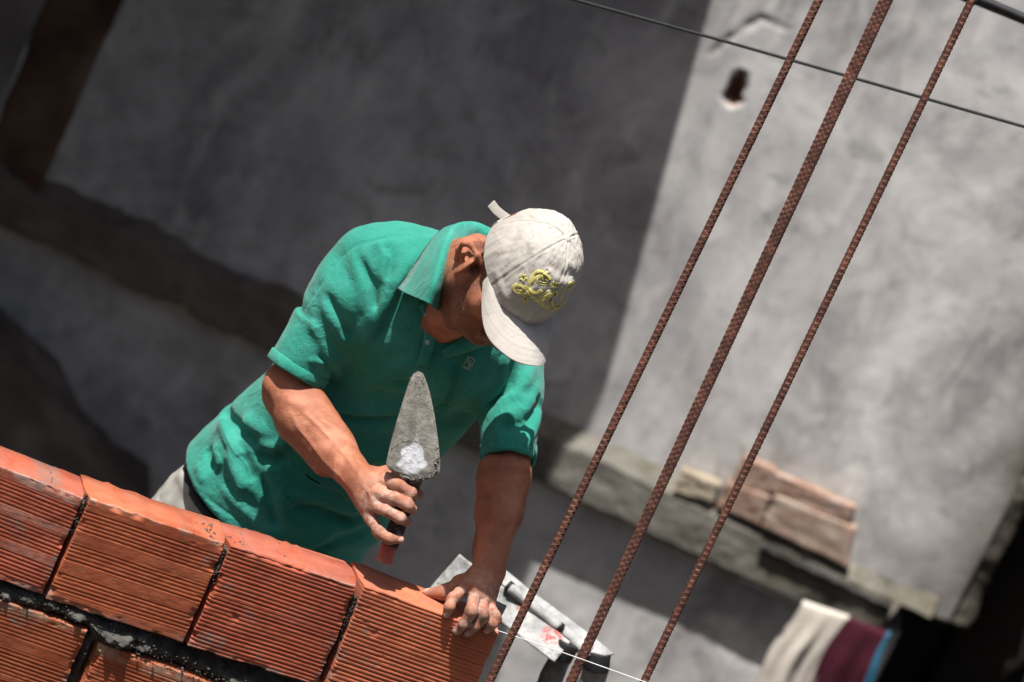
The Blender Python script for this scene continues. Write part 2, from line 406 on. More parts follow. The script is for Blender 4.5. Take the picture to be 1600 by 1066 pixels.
def polygonise(F, lo, hi, h, B=20):
    """surface nets over the blocks that the surface passes through"""
    lo = np.asarray(lo); hi = np.asarray(hi)
    nb = np.ceil((hi - lo) / (B * h)).astype(int); half = B * h / 2
    ids = np.stack(np.meshgrid(*[np.arange(n) for n in nb], indexing='ij'), -1).reshape(-1, 3)
    cen = lo + (ids + .5) * B * h
    v0 = F.eval(cen); ids = ids[np.abs(v0) < half * 1.74 * 1.25 + .006]
    N = (nb * B + 4).astype(np.int64)
    g = np.stack(np.meshgrid(*[np.arange(B + 1)] * 3, indexing='ij'), -1).reshape(-1, 3)
    key = lambda I: (I[..., 0] * N[1] + I[..., 1]) * N[2] + I[..., 2]
    VK, VP, Q = [], [], []
    cor = [(a, b, c) for a in (0, 1) for b in (0, 1) for c in (0, 1)]
    edg = [(i, j) for i in range(8) for j in range(i + 1, 8) if sum(abs(x - y) for x, y in zip(cor[i], cor[j])) == 1]
    for bid in ids:
        base = bid * B; P = lo + (base + g) * h; c = lo + (bid + .5) * B * h
        S = F.eval(P, c, half * 1.74).reshape(B + 1, B + 1, B + 1)
        neg = S < 0
        if neg.all() or not neg.any(): continue
        cs = [S[a:B + a, b:B + b, c_:B + c_] for a, b, c_ in cor]; cn = [x < 0 for x in cs]
        cnt = sum(x.astype(np.int8) for x in cn); act = (cnt > 0) & (cnt < 8)
        idx = np.argwhere(act)
        if len(idx):
            va = np.stack([x[act] for x in cs], 1); acc = np.zeros((len(idx), 3)); w = np.zeros(len(idx))
            for i, j in edg:
                a, b = va[:, i], va[:, j]; m = (a < 0) != (b < 0)
                t = np.where(m, a / np.where(m, a - b, 1), 0)
                p = np.array(cor[i]) + t[:, None] * (np.array(cor[j]) - np.array(cor[i]))
                acc += p * m[:, None]; w += m
            VK.append(key((base + idx + 1).astype(np.int64))); VP.append(lo + (base + idx + acc / w[:, None]) * h)
        for ax in range(3):
            sl = [slice(0, B)] * 3; sh = list(sl); sh[ax] = slice(1, B + 1)
            a = neg[tuple(sl)]; b = neg[tuple(sh)]; e = np.argwhere(a != b)
            if not len(e): continue
            fl = a[a != b]; u, v = (ax + 1) % 3, (ax + 2) % 3
            eb = (base + e + 1).astype(np.int64); du = np.zeros(3, int); dv = np.zeros(3, int); du[u] = 1; dv[v] = 1
            q = np.stack([key(eb - du - dv), key(eb - dv), key(eb), key(eb - du)], 1)
            q[~fl] = q[~fl][:, ::-1]; Q.append(q)
    VK = np.concatenate(VK); VP = np.concatenate(VP); Q = np.concatenate(Q)
    o = np.argsort(VK); VK = VK[o]; VP = VP[o]
    qi = np.searchsorted(VK, Q); qi = np.minimum(qi, len(VK) - 1); ok = (VK[qi] == Q).all(1)
    return VP, qi[ok]

# ------------------------------------------------------------------ picture-space point lists -> world
def P3(L): return [W(*p) for p in L]

# ================================================================== world, sun
world = bpy.data.worlds.new('World'); sc.world = world; world.use_nodes = True
wn = world.node_tree; sky = wn.nodes.new('ShaderNodeTexSky'); sky.sky_type = 'NISHITA'; sky.sun_disc = False
sky.sun_elevation = math.asin(SUN[2]); sky.sun_rotation = math.atan2(SUN[0], SUN[1]); sky.air_density = 1.0; sky.dust_density = 4.0; sky.ozone_density = 0.4
wn.links.new(sky.outputs[0], wn.nodes['Background'].inputs[0]); wn.nodes['Background'].inputs[1].default_value = SKY_S
sl = bpy.data.lights.new('sun', 'SUN'); sl.energy = SUN_E; sl.angle = math.radians(.5); sl.color = (1, .965, .915)
so = bpy.data.objects.new('sun', sl); C.objects.link(so); so.location = (0, 0, 30)
so.rotation_euler = Vector(-SUN).to_track_quat('-Z', 'Y').to_euler()
sc.view_settings.view_transform = 'Standard'; sc.view_settings.look = 'None'; sc.view_settings.exposure = EXPO; sc.view_settings.gamma = 1

# ================================================================== noise helpers for meshes
def fnoise(P, s, seed=0, octv=3):
    out = np.zeros(len(P)); r = np.random.RandomState(seed); a = 1.0
    for o in range(octv):
        for _ in range(4):
            k = r.normal(size=P.shape[1]); k /= np.linalg.norm(k); out += a * np.sin(P @ k * s * r.uniform(.7, 1.4) + r.uniform(0, 6.28)) / 4
        s *= 2.1; a *= .55
    return out
_pn = {}
def vnoise(P, s, seed=0):
    """value noise on 2-D points, -1..1, irregular"""
    if seed not in _pn: _pn[seed] = np.random.RandomState(seed + 11).uniform(-1, 1, (256, 256))
    T = _pn[seed]; q = P * s; i = np.floor(q).astype(int); f = q - i; f = f * f * (3 - 2 * f); i &= 255; j = (i + 1) & 255
    a = T[i[:, 0], i[:, 1]]; b = T[j[:, 0], i[:, 1]]; c = T[i[:, 0], j[:, 1]]; d = T[j[:, 0], j[:, 1]]
    return (a * (1 - f[:, 0]) + b * f[:, 0]) * (1 - f[:, 1]) + (c * (1 - f[:, 0]) + d * f[:, 0]) * f[:, 1]
def vfbm(P, s, seed=0, o=4, g=.5):
    return sum(vnoise(P, s * 2 ** k, seed + k) * g ** k for k in range(o))
def grid_faces(nu, nv):
    i, j = np.meshgrid(np.arange(nu - 1), np.arange(nv - 1), indexing='ij'); a = (i * nv + j).ravel()
    return np.stack([a, a + nv, a + nv + 1, a + 1], 1)
def box(name, x0, x1, y0, y1, z0, z1, mat, parent=None, bev=0):
    v = [(x, y, z) for x in (x0, x1) for y in (y0, y1) for z in (z0, z1)]
    f = [(0, 1, 3, 2), (4, 6, 7, 5), (0, 4, 5, 1), (2, 3, 7, 6), (0, 2, 6, 4), (1, 5, 7, 3)]
    o = fix_normals(mesh_obj(name, v, f, mat, parent, smooth=False))
    if bev: bevel(o, bev)
    return o
def tube(name, pts, rad, mat, parent=None, n=10, flat=None, fk=1.0, cap=True):
    pts = [np.asarray(p, float) for p in pts]; rads = rad if hasattr(rad, '__len__') else [rad] * len(pts)
    V, prev = [], None
    for i, p in enumerate(pts):
        t = nz(pts[min(i + 1, len(pts) - 1)] - pts[max(i - 1, 0)])
        if prev is None: prev = np.cross(t, (0.3, .2, 1)) if abs(t[2]) < .9 else np.cross(t, (1, .1, 0))
        u = nz(prev - t * np.dot(prev, t)); v = np.cross(t, u); prev = u
        if flat is not None:
            v = nz(flat[i] - t * np.dot(flat[i], t)) if hasattr(flat[0], '__len__') else nz(flat - t * np.dot(flat, t)); u = np.cross(v, t)
        for k in range(n):
            a = 2 * math.pi * k / n; V.append(p + rads[i] * (u * math.cos(a) + v * math.sin(a) * fk))
    F = [(i * n + k, i * n + (k + 1) % n, (i + 1) * n + (k + 1) % n, (i + 1) * n + k) for i in range(len(pts) - 1) for k in range(n)]
    if cap: F += [tuple(range(n))[::-1], tuple((len(pts) - 1) * n + k for k in range(n))]
    return fix_normals(mesh_obj(name, V, F, mat, parent))
def curve(pts, n=8):
    """Catmull-Rom through the points"""
    p = [np.asarray(q, float) for q in pts]; p = [2 * p[0] - p[1]] + p + [2 * p[-1] - p[-2]]; out = []
    for i in range(1, len(p) - 2):
        for k in range(n):
            t = k / n
            out.append(.5 * ((2 * p[i]) + (-p[i - 1] + p[i + 1]) * t + (2 * p[i - 1] - 5 * p[i] + 4 * p[i + 1] - p[i + 2]) * t * t + (-p[i - 1] + 3 * p[i] - 3 * p[i + 1] + p[i + 2]) * t ** 3))
    out.append(p[-2]); return out

# ================================================================== the setting: ground and slab
gv = [(-400, -400, 0), (400, -400, 0), (400, 400, 0), (-400, 400, 0)]
tag(mesh_obj('ground', gv, [(0, 1, 2, 3)], M_ground, smooth=False), kind='structure')
tag(box('floor_slab', -3.0, 3.2, 6.45, 8.75, SLAB_Z - .18, SLAB_Z, M_slab), kind='structure')

# ================================================================== the house behind
YB = 10.2
pB = np.array((0, YB, 0)); nB = np.array((0, -1.0, 0))
def on_back(px, py, dy=0): return onplane(px, py, pB + (0, dy, 0), nB)
house = empty('house', (0.0, YB, 0))
tag(house, 'unpainted cement-rendered house wall with a concrete ledge behind the bricklayer', 'house')
zt = (on_back(1000, 741)[2] + on_back(460, 470)[2]) / 2          # top of the ledge where it meets the wall
zb = (on_back(1000, 843, -.09)[2] + on_back(394, 540, -.09)[2]) / 2
xr = on_back(1492, 955)[0]; xl = on_back(130, 135)[0]
# upper wall: plaster relief, a knocked-out hole, a patch outline
def wall_panel(name, x0, x1, z0, z1, y, step, seed, hole=True):
    nx = int((x1 - x0) / step); nzz = int((z1 - z0) / step)
    X, Z = np.meshgrid(np.linspace(x0, x1, nx), np.linspace(z0, z1, nzz), indexing='ij'); P = np.stack([X.ravel(), Z.ravel()], 1)
    d = vfbm(P + 50, 1.2, seed, 2) * .006 + vfbm(P + 20, 16, seed + 5, 3) * .0007
    stain_shade = np.zeros(len(P)); clay = np.zeros(len(P))
    if hole:
        for (px, py, rx, ry) in ((1152, 132, .017, .030), (1144, 152, .019, .020)):
            c = on_back(px, py); q = np.hypot((P[:, 0] - c[0]) / rx, (P[:, 1] - c[2]) / ry) + vnoise(P, 45, 3) * .22
            m = np.clip((1.12 - q) / .22, 0, 1); d = np.maximum(d, m * .085); clay = np.maximum(clay, np.clip((1.25 - q) / .2, 0, 1) * .8 * (P[:, 1] < c[2] + .005))
            stain_shade = np.maximum(stain_shade, np.clip((.95 - q) / .2, 0, 1) * .6)
        L = [on_back(*p)[[0, 2]] for p in ((1108, 84), (1140, 58), (1188, 27), (1232, 46))]
        for a, b in zip(L[:-1], L[1:]):
            ba = b - a; h = np.clip(((P - a) @ ba) / (ba @ ba), 0, 1); dd = np.linalg.norm(P - a - h[:, None] * ba, axis=1) + vnoise(P, 40, 8) * .003
            g = np.exp(-(dd / .0065) ** 2); d += g * .005; stain_shade = np.maximum(stain_shade, g * .5)
        # uneven darker band just above the ledge; shade painted in toward the right edge
        e = np.clip((P[:, 1] - z0) / .05, 0, 9); stain_shade = np.maximum(stain_shade, np.exp(-e * 1.2) * (.25 + .2 * vnoise(P, 9, 4)))
        e = np.clip((x1 - P[:, 0]) / .10, 0, 9); stain_shade = np.maximum(stain_shade, np.clip(np.exp(-e * 1.1) * (.80 + .35 * vnoise(P, 10, 6)), 0, 1))
    V = np.stack([P[:, 0], y + d, P[:, 1]], 1); F = grid_faces(nx, nzz)
    # close the panel into a solid
    nV = len(V); back = [(x0, y + .2, z0), (x1, y + .2, z0), (x1, y + .2, z1), (x0, y + .2, z1)]
    V = np.vstack([V, back]); o = mesh_obj(name, V, F, M_plaster, None)
    set_attr(o, 'stain', np.append(np.clip(stain_shade, 0, 1), [0] * 4)); set_attr(o, 'clay', np.append(clay, [0] * 4))
    bm = bmesh.new(); bm.from_mesh(o.data); bm.verts.ensure_lookup_table()
    g = lambda i, j: bm.verts[i * nzz + j]; bk = [bm.verts[nV + k] for k in range(4)]
    bm.faces.new([bk[0], bk[1], bk[2], bk[3]])
    bm.faces.new([g(i, 0) for i in range(nx)] + [bk[1], bk[0]]); bm.faces.new([g(i, nzz - 1) for i in range(nx - 1, -1, -1)] + [bk[3], bk[2]])
    bm.faces.new([g(0, j) for j in range(nzz - 1, -1, -1)] + [bk[0], bk[3]]); bm.faces.new([g(nx - 1, j) for j in range(nzz)] + [bk[2], bk[1]])
    bmesh.ops.recalc_face_normals(bm, faces=bm.faces); bm.to_mesh(o.data); bm.free()
    if x0 > -1: pass
    adopt(o, house); return o
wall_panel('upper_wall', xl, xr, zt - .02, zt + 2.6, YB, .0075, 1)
xlow = on_back(1402, 1000)[0]
wall_panel('lower_wall', xl - .9, xlow, 1.5, zb + .03, YB + .012, .012, 9, hole=False)
# ledge: a rough cast-concrete beam with a sloped, broken upper face
nx = 520; prof = []
LD = .048
for s in np.linspace(0, 1, 10): prof.append((YB + .03 - s * (LD + .03), zt + .050 - s * .062, 't'))
for s in np.linspace(0, 1, 16)[1:]: prof.append((YB - LD, zt - .008 + s * (zb - zt + .008), 'f'))
for s in np.linspace(0, 1, 5)[1:]: prof.append((YB - LD + s * (LD + .03), zb, 'b'))
xs = np.linspace(xl - .75, xr - .05, nx); V = []
XX = np.repeat(xs, len(prof)); PP = np.array([(a, b) for a, b, c in prof] * nx)
q = np.stack([XX, PP[:, 1] * 2 + PP[:, 0]], 1)
nn = vfbm(q + 9, 9, 21, 4); n2 = vfbm(q + 3, 26, 31, 3)
Y = PP[:, 0] - nn * .003 - n2 * .001; Z = PP[:, 1] + nn * .003 + n2 * .0015
cut = (PP[:, 1] > zt - .035) & (vnoise(np.stack([XX, XX * 0 + 3], 1), 3.1, 40) > .05)
lw = np.clip((.1 - XX) / .5, 0, 1); Y = Y - nn * .010 * lw; Z = Z + (nn * .012 + n2 * .005) * lw * np.where(PP[:, 1] > (zt + zb) / 2, .6, 1.0)
xc_ = on_back(1398, 960, -.09)[0] + .02 * vnoise(np.stack([Z, Z * 0 + 1], 1), 30, 44)
Z = np.where(XX > xc_, np.maximum(Z, zt - .012), Z)
ledge = mesh_obj('ledge', np.stack([XX, Y, Z], 1), grid_faces(nx, len(prof)), M_ledge); fix_normals(ledge); adopt(ledge, house)
# dark streak added on the ledge in place of the bricks' shadow
for (ax_, ay, bx_, by, yy) in ((1190, 850, 1392, 945, -.036),):
    a = on_back(ax_, ay, yy); b = on_back(bx_, by, yy); n = 60; V = []; F = []
    for i in range(n):
        p = a + (b - a) * i / (n - 1); z = zt - .030 + .002 * math.sin(i * .7)
        w = max(.0010, .003 + .001 * math.sin(i * 1.3) + .004 * math.sin(i * .23 + 1))
        V += [(p[0], YB - LD - .012, z + w), (p[0], YB - LD - .013, z - w), (p[0], YB - LD + .01, z + w), (p[0], YB - LD + .01, z - w)]
        if i: k = 4 * (i - 1); F += [(k, k + 1, k + 5, k + 4), (k, k + 4, k + 6, k + 2), (k + 1, k + 3, k + 7, k + 5), (k + 2, k + 6, k + 7, k + 3)]
    F += [(0, 2, 3, 1), (4 * n - 4, 4 * n - 3, 4 * n - 1, 4 * n - 2)]
    adopt(fix_normals(mesh_obj('felt_strip', V, F, simple('felt_%d' % ax_, (.018, .018, .02), (.05, .048, .045), 30, .95))), house)
# brick column and paler wall beyond at the left
def rough_box(name, x0, x1, y0, y1, z0, z1, mat, seed, amp=.008, sc_=9, step=.02):
    nx_ = max(3, int((x1 - x0) / step)); nz_ = max(3, int((z1 - z0) / step)); nd = 3
    us = [(x0, y1)] + [(x0, y0 + (y1 - y0) * (1 - k / nd)) for k in range(1, nd)] + [(x, y0) for x in np.linspace(x0, x1, nx_)] + [(x1, y0 + (y1 - y0) * k / nd) for k in range(1, nd)] + [(x1, y1)]
    zs = np.linspace(z0, z1, nz_); U = np.repeat(np.array(us), nz_, 0); ZZ = np.tile(zs, len(us))
    P = np.stack([U[:, 0] + U[:, 1], ZZ], 1); d = vfbm(P + 7, sc_, seed, 4) * amp; e = vfbm(P + 33, sc_ * 1.3, seed + 3, 3) * amp
    V = np.stack([U[:, 0] + e, U[:, 1] + d, ZZ], 1)
    o = mesh_obj(name, V, grid_faces(len(us), nz_), mat)
    bm = bmesh.new(); bm.from_mesh(o.data); bm.verts.ensure_lookup_table(); n = len(us)
    bm.faces.new([bm.verts[i * nz_] for i in range(n)]); bm.faces.new([bm.verts[i * nz_ + nz_ - 1] for i in range(n)][::-1])
    bmesh.ops.recalc_face_normals(bm, faces=bm.faces); bm.to_mesh(o.data); bm.free()
    return o
xp = on_back(32, 106)[0]
adopt(rough_box('column', xp, xl + .005, YB - .035, YB + .3, zt - .03, zt + 2.8, M_oldbrick, 71, .010, 8), house)
M_plasterdark = simple('raw_render', (.12, .115, .11), (.20, .19, .18), 4, .95, 25, .5, .01)
M_paleside = simple('pale_side_wall', (.42, .40, .36), (.58, .55, .50), 4, .95, 25, .5, .01, c2=(.70, .68, .65), detail=7)
xq = on_back(32, 106, .5)[0]
adopt(rough_box('side_wall', xq - 1.2, xq - .01, YB + .5, YB + .8, 1.5, zt + 2.8, M_paleside, 75, .02, 4, .06), house)
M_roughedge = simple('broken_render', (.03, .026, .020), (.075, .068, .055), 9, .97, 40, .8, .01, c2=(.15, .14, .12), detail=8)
# right end: broken plaster edge, then an opening with its brick jamb, shade coloured in near-black
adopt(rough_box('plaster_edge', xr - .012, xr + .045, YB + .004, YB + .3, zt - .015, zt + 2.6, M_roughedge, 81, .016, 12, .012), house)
adopt(rough_box('jamb', xr + .045, xr + .22, YB + .16, YB + .4, 1.5, zt + 2.6, M_shade_black, 85, .012, 7), house)
adopt(box('inner_wall', xr + .22, xr + 3.0, YB + 2.6, YB + 2.8, 0, 9, M_shade_black), house)
adopt(box('roof_slab', xr + .225, xr + 3.0, YB - 1.0, YB + 2.598, 7.2, 7.4, M_shade_black), house)
adopt(box('end_wall', xr + 3.0, xr + 3.2, YB - 1.0, YB + 2.8, 0, 7.4, M_shade_black), house)
adopt(box('ceiling', xlow - .1, xr + .2, YB + .21, YB + 2.59, zt + .3, zt + .4, M_shade_black), house)
adopt(box('end_wall', xlow - .12, xlow - .1, YB + .22, YB + 2.59, 0, zt + .4, M_shade_black), house)
adopt(box('inner_wall', xlow - .1, xr + .19, YB + .9, YB + 1.0, 0, zt + .29, M_shade_black), house)
adopt(box('partition', xr + .20, xr + .2195, YB + .405, YB + 2.6, zt + .41, 7.2, M_shade_black), house)
adopt(box('room_floor', xr + .225, xr + 2.99, YB - .4, YB + 2.59, 2.0, 2.15, M_shade_black), house)
# slab added above the frame, outlined so its edge shades the wall's left part
ZC = zt + 1.95
def back_trace(p):
    t = (ZC - p[2]) / SUN[2]; return p + SUN * t
e0 = back_trace(on_back(1112, -60)); e1 = back_trace(on_back(908, 690)); e2 = back_trace(on_back(800, 1066))
ee = back_trace(on_back(770, 1010))
V = []
for z in (ZC, ZC + .14):
    V += [(e0[0] + (e0[0] - e1[0]) * 1.2, YB + .1, z), (-3.4, YB + .1, z), (-3.6, 7.4, z), (-.75, 7.4, z), (ee[0], ee[1], z), (e1[0], e1[1], z), (e0[0], e0[1], z)]
n = 7
F = [tuple(range(n))[::-1], tuple(range(n, 2 * n))] + [(i, (i + 1) % n, n + (i + 1) % n, n + i) for i in range(n)]
adopt(fix_normals(mesh_obj('canopy', V, F, M_conc, smooth=False)), house)
adopt(rough_box('wing_wall', -2.0, -1.8, 7.35, YB + .49, 0.5, ZC - .002, M_plasterdark, 77, .01, 4, .08), house)  # added out of view to cut sky light on the wall
adopt(rough_box('wing_wall', xr + .23, xr + .45, 8.3, YB + .02, 0.5, ZC - .002, M_shade_black, 78, .01, 4, .08), house)  # added to block sky from the right and darken the corner
# unseen block added behind the camera to cut sky fill, dressed as a house
back = empty('tall_house', (0, -6.2, 0)); tag(back, 'tall plain rendered house that the view is taken from', 'house')
for k in range(5):
    z0 = 5.2 + k * 1.75 if k else 0
adopt(box('wall', -9, 9, -6.6, -6.4, 0, 9.5, M_plasterdark), back)
adopt(box('floor_band', -9, 9, -6.4, -6.3, 4.9, 5.1, M_conc), back); adopt(box('floor_band', -9, 9, -6.4, -6.3, 7.9, 8.1, M_conc), back)
for x in (-6, -3, 3, 6):
    for z in (2.5, 5.9, 8.6):
        w_ = adopt(box('window', x - .5, x + .5, -6.4, -6.37, z, z + 1.1, M_shade_black), back)  # dark panels dressing the added block
# spoil bank in the lower left, in the shade
nx = 90; ny = 50; V = []
a0 = on_back(-120, 480, -.25)
for i in range(nx):
    for j in range(ny):
        x = a0[0] - .1 + i / (nx - 1) * .95; y = YB - .75 + j / (ny - 1) * .8
        V.append((x, y, 0))
V = np.array(V)
top = on_back(0, 535, -.2)[2]; mid = on_back(125, 690, -.2); low = on_back(205, 770, -.2)
zz = np.interp(V[:, 0], [on_back(-60, 500, -.2)[0], on_back(0, 535, -.2)[0], mid[0], low[0], low[0] + .2], [top + .05, top, mid[2], low[2], low[2] - .35])
V[:, 2] = zz - np.clip((YB - .2 - V[:, 1]), 0, 1) * .9 + vfbm(V[:, :2] + 5, 10, 61, 4) * .016
bank = mesh_obj('earth_bank', V, grid_faces(nx, ny), M_dark)
tag(bank, kind='structure')

# ================================================================== clay bricks
def plane_basis(psi): return np.array((math.cos(psi), math.sin(psi), 0)), np.array((0, 0, 1.0))
PSI = math.radians(20)
eA, eZ = plane_basis(PSI); nW = np.array((math.sin(PSI), -math.cos(PSI), 0)); pW = W(600, 950, 7.0)
def wall_ab(px, py, off=0):
    p = onplane(px, py, pW + nW * off, nW); return np.array((np.dot(p - pW, eA), p[2] - pW[2]))
def wall_pt(a, z, off=0): return pW + eA * a + eZ * z + nW * off
def d_face(px, py): return depth_on(px, py, pW, nW)

def clay_brick(name, quad, mat, parent, seed, bands, thick=.092, nu=64, nv=250, period=.0067, amp=.0016, pz=0.0, chip=1.0, skew=(0, 0), bloom=(.06, .0)):
    """quad: TL TR BR BL in wall coordinates; bands: (v0,v1) stretches left smooth between the extruded ribs"""
    TL, TR, BR, BL = [np.asarray(q, float) for q in quad]; r = .0022
    def ring(n):
        inner = np.linspace(0, 1, n); return inner
    Wd = (np.linalg.norm(TR - TL) + np.linalg.norm(BR - BL)) / 2; Ht = (np.linalg.norm(TL - BL) + np.linalg.norm(TR - BR)) / 2
    def coords(n, L):
        c, dep = [], []
        for t in (thick, thick * .66, thick * .33, r * 1.6): c.append(0); dep.append(t)
        for k in (1, 2): a = k / 3 * math.pi / 2; c.append(r * (1 - math.cos(a)) / L); dep.append(r * (1 - math.sin(a)))
        for s in np.linspace(r / L, 1 - r / L, n): c.append(s); dep.append(0)
        for k in (2, 1): a = k / 3 * math.pi / 2; c.append(1 - r * (1 - math.cos(a)) / L); dep.append(r * (1 - math.sin(a)))
        for t in (r * 1.6, thick * .33, thick * .66, thick): c.append(1); dep.append(t)
        return np.array(c), np.array(dep)
    cu, du = coords(nu, Wd); cvv, dv = coords(nv, Ht)
    U, Vv = np.meshgrid(cu, cvv, indexing='ij'); DU, DV = np.meshgrid(du, dv, indexing='ij')
    U, Vv, D = U.ravel(), Vv.ravel(), np.maximum(DU, DV).ravel()
    P = ((1 - U) * (1 - Vv))[:, None] * TL + (U * (1 - Vv))[:, None] * TR + (U * Vv)[:, None] * BR + ((1 - U) * Vv)[:, None] * BL
    Q = np.stack([U * Wd, Vv * Ht], 1) + seed * 1.7
    face = D < r * 1.2
    y = Vv * Ht + vnoise(Q, 9, seed) * .0006 * chip + vnoise(Q * (1, 6), 22, seed + 2) * .0003
    ph = (y / period) % 1.0
    rib = np.where(ph < .48, 0, np.sin(np.clip((ph - .48) / .52, 0, 1) ** .8 * math.pi))              # a narrow groove between flat ribs
    mask = np.ones(len(U))
    for a, b in bands: mask *= 1 - np.clip((Vv - a) / .012, 0, 1) * np.clip((b - Vv) / .012, 0, 1)
    rowvar = .35 + .75 * np.abs(vnoise(np.stack([np.floor(y / period) * 3.3, np.full(len(y), seed * 1.0)], 1), 1.0, seed + 4))
    dent = np.clip(vfbm(Q, 38, seed + 7, 3) - 1.15, 0, 1) * .006 * chip
    edge = np.minimum(np.minimum(U * Wd, (1 - U) * Wd), np.minimum(Vv * Ht, (1 - Vv) * Ht))
    brk = np.clip(vfbm(Q, 48, seed + 9, 4) - .12, 0, 1) * np.clip(1 - edge / .011, 0, 1) * .007 * chip
    off = -(D + (rib * mask * amp * rowvar + dent + vfbm(Q, 7, seed + 5, 3) * .0011 + vfbm(Q, 110, seed + 15, 2) * .00022) * face + brk)
    # ragged arrises and a slightly bowed outline
    e = vfbm(Q + 4, 30, seed + 12, 3) * .0008 * chip; bow = vnoise(Q, 5, seed + 14) * .0014
    topk = np.clip(1 - Vv * Ht / .02, 0, 1); botk = np.clip(1 - (1 - Vv) * Ht / .02, 0, 1)
    lk = np.clip(1 - U * Wd / .02, 0, 1); rk = np.clip(1 - (1 - U) * Wd / .02, 0, 1)
    P = P.copy(); P[:, 1] += (e + bow) * (topk + botk) - .0015 * topk; P[:, 0] += (e - bow) * (lk + rk) + (rk * (U > .5) - lk * (U < .5)) * .0052 * np.clip((D - .006) / .012, 0, 1)
    X = pW[None] + P[:, :1] * eA[None] + P[:, 1:] * eZ[None] + (off + pz)[:, None] * nW[None] + (D * skew[0])[:, None] * eA[None]
    NU, NV = len(cu), len(cvv); F = grid_faces(NU, NV)
    o = mesh_obj(name, X, F, mat)
    bl = np.clip((bloom[0] + .03 * vnoise(Q, 12, seed + 3) - Vv) / .05, 0, 1) + np.clip((Vv - .93 + .04 * vnoise(Q, 12, seed + 6)) / .05, 0, 1) * .7
    for a, b in bands: bl = bl + bloom[1] * np.clip((Vv - a) / .02, 0, 1) * np.clip((b - Vv) / .02, 0, 1)
    bl = np.where(face, bl, .12)
    bm = bmesh.new(); bm.from_mesh(o.data); bm.verts.ensure_lookup_table()
    rim = [i * NV for i in range(NU)] + [(NU - 1) * NV + j for j in range(1, NV)] + [i * NV + NV - 1 for i in range(NU - 2, -1, -1)] + [j for j in range(NV - 2, 0, -1)]
    bm.faces.new([bm.verts[k] for k in rim]); bmesh.ops.remove_doubles(bm, verts=bm.verts, dist=1e-6) if False else None
    bmesh.ops.recalc_face_normals(bm, faces=bm.faces); bm.to_mesh(o.data); bm.free()
    sm = np.clip(1 - edge / .016, 0, 1) * np.clip(vfbm(Q + 9, 26, seed + 21, 4) * 2.2 + .1, 0, 1) * np.clip((Vv - .25) * 3, .15, 1)
    sm = np.maximum(sm, np.clip(vfbm(Q + 2, 21, seed + 23, 4) * 3.2 - 2.1, 0, 1) * .8)
    set_attr(o, 'bloom', np.clip(bl, 0, 1)); set_attr(o, 'smear', sm)
    if parent: adopt(o, parent)
    return o

bw = empty('brick_wall', tuple(np.array((pW[0], pW[1] + .05, SLAB_Z))))
tag(bw, 'unfinished wall of ribbed terracotta hollow blocks with dark mortar joints', 'wall')
def quad(*pts): return [wall_ab(*p) for p in pts]
B_even = [(0, .045), (.30, .36), (.62, .67), (.955, 1)]
Q1 = quad((-92, 690), (131, 778), (67, 931), (-156, 848))
Q2 = quad((141, 777), (353, 848), (286, 1004), (72, 937))
Q3 = quad((362, 851), (561, 917), (496, 1074), (293, 1010))
Q4 = quad((571, 914), (779, 990), (712, 1150), (504, 1080))
clay_brick('brick', Q1, TC['red'], bw, 3, [(0, .11), (.32, .41), (.62, .72), (.95, 1)], amp=.0018, bloom=(.10, .45))
clay_brick('brick', Q2, TC['orange'], bw, 8, [(0, .13), (.33, .43), (.60, .72), (.90, 1)], amp=.0017, bloom=(.06, .05))
clay_brick('brick', Q3, TC['red'], bw, 15, [(0, .03), (.45, .49), (.975, 1)], amp=.0024, period=.0072, chip=1.4, bloom=(.02, .0))
laid = clay_brick('terracotta_block', Q4, TC['fresh'], None, 22, [(0, .03), (.36, .40), (.97, 1)], amp=.0024, period=.0074, pz=.003, chip=.8, bloom=(.0, .0))
tag(laid, 'cleaner orange ribbed block at the right end of the wall, held under the hand', 'block')
Q5 = quad((-84, 908), (137, 984), (74, 1140), (-148, 1062))
Q6 = quad((156, 1003), (374, 1084), (309, 1238), (92, 1158))
Q7 = quad((386, 1092), (596, 1160), (530, 1316), (322, 1244))
clay_brick('brick', Q5, TC['brown'], bw, 31, [(0, .07), (.30, .40), (.64, .70), (.95, 1)], amp=.0015, pz=.001, chip=1.3, bloom=(.09, .1))
clay_brick('brick', Q6, TC['brown'], bw, 38, [(0, .10), (.36, .42), (.64, .70), (.95, 1)], amp=.0014, chip=1.8, bloom=(.16, .1))
clay_brick('brick', Q7, TC['brown'], bw, 41, [(0, .08), (.36, .42), (.95, 1)], amp=.0015, nu=30, nv=120)
# further bricks out of the frame: left of these, and the courses down to the slab
CH = (Q2[0][1] - Q5[0][1]) * 0 + .205
zslab = SLAB_Z - pW[2]
k = 0
base_z = Q5[3][1]
zc = min(Q6[3][1], Q5[3][1]) - .02
seed = 50
rows = int((zc - zslab) / .205)
hh = (zc - zslab) / max(rows, 1)
for r_ in range(rows):
    z1 = zc - r_ * hh; z0 = z1 - hh + .015
    a = -1.15 + (.12 if r_ % 2 else 0)
    while a < .16:
        a1 = min(a + .235, .17)
        if a1 - a > .05:
            clay_brick('brick', [(a, z1), (a1, z1), (a1, z0), (a, z0)], TC['brown'], bw, seed % 90 + 3, [(0, .08), (.36, .42), (.95, 1)], nu=16, nv=60); seed += 1
        a += .247
for q_, m_ in ((Q1, TC['red']), (Q5, TC['brown'])):
    sh = np.array((-.247, q_[0][1] - q_[1][1])) * (1, .98)
    clay_brick('brick', [np.array(p) + sh for p in q_], m_, bw, seed % 90 + 3, [(0, .08), (.36, .42), (.95, 1)], nu=30, nv=110); seed += 1
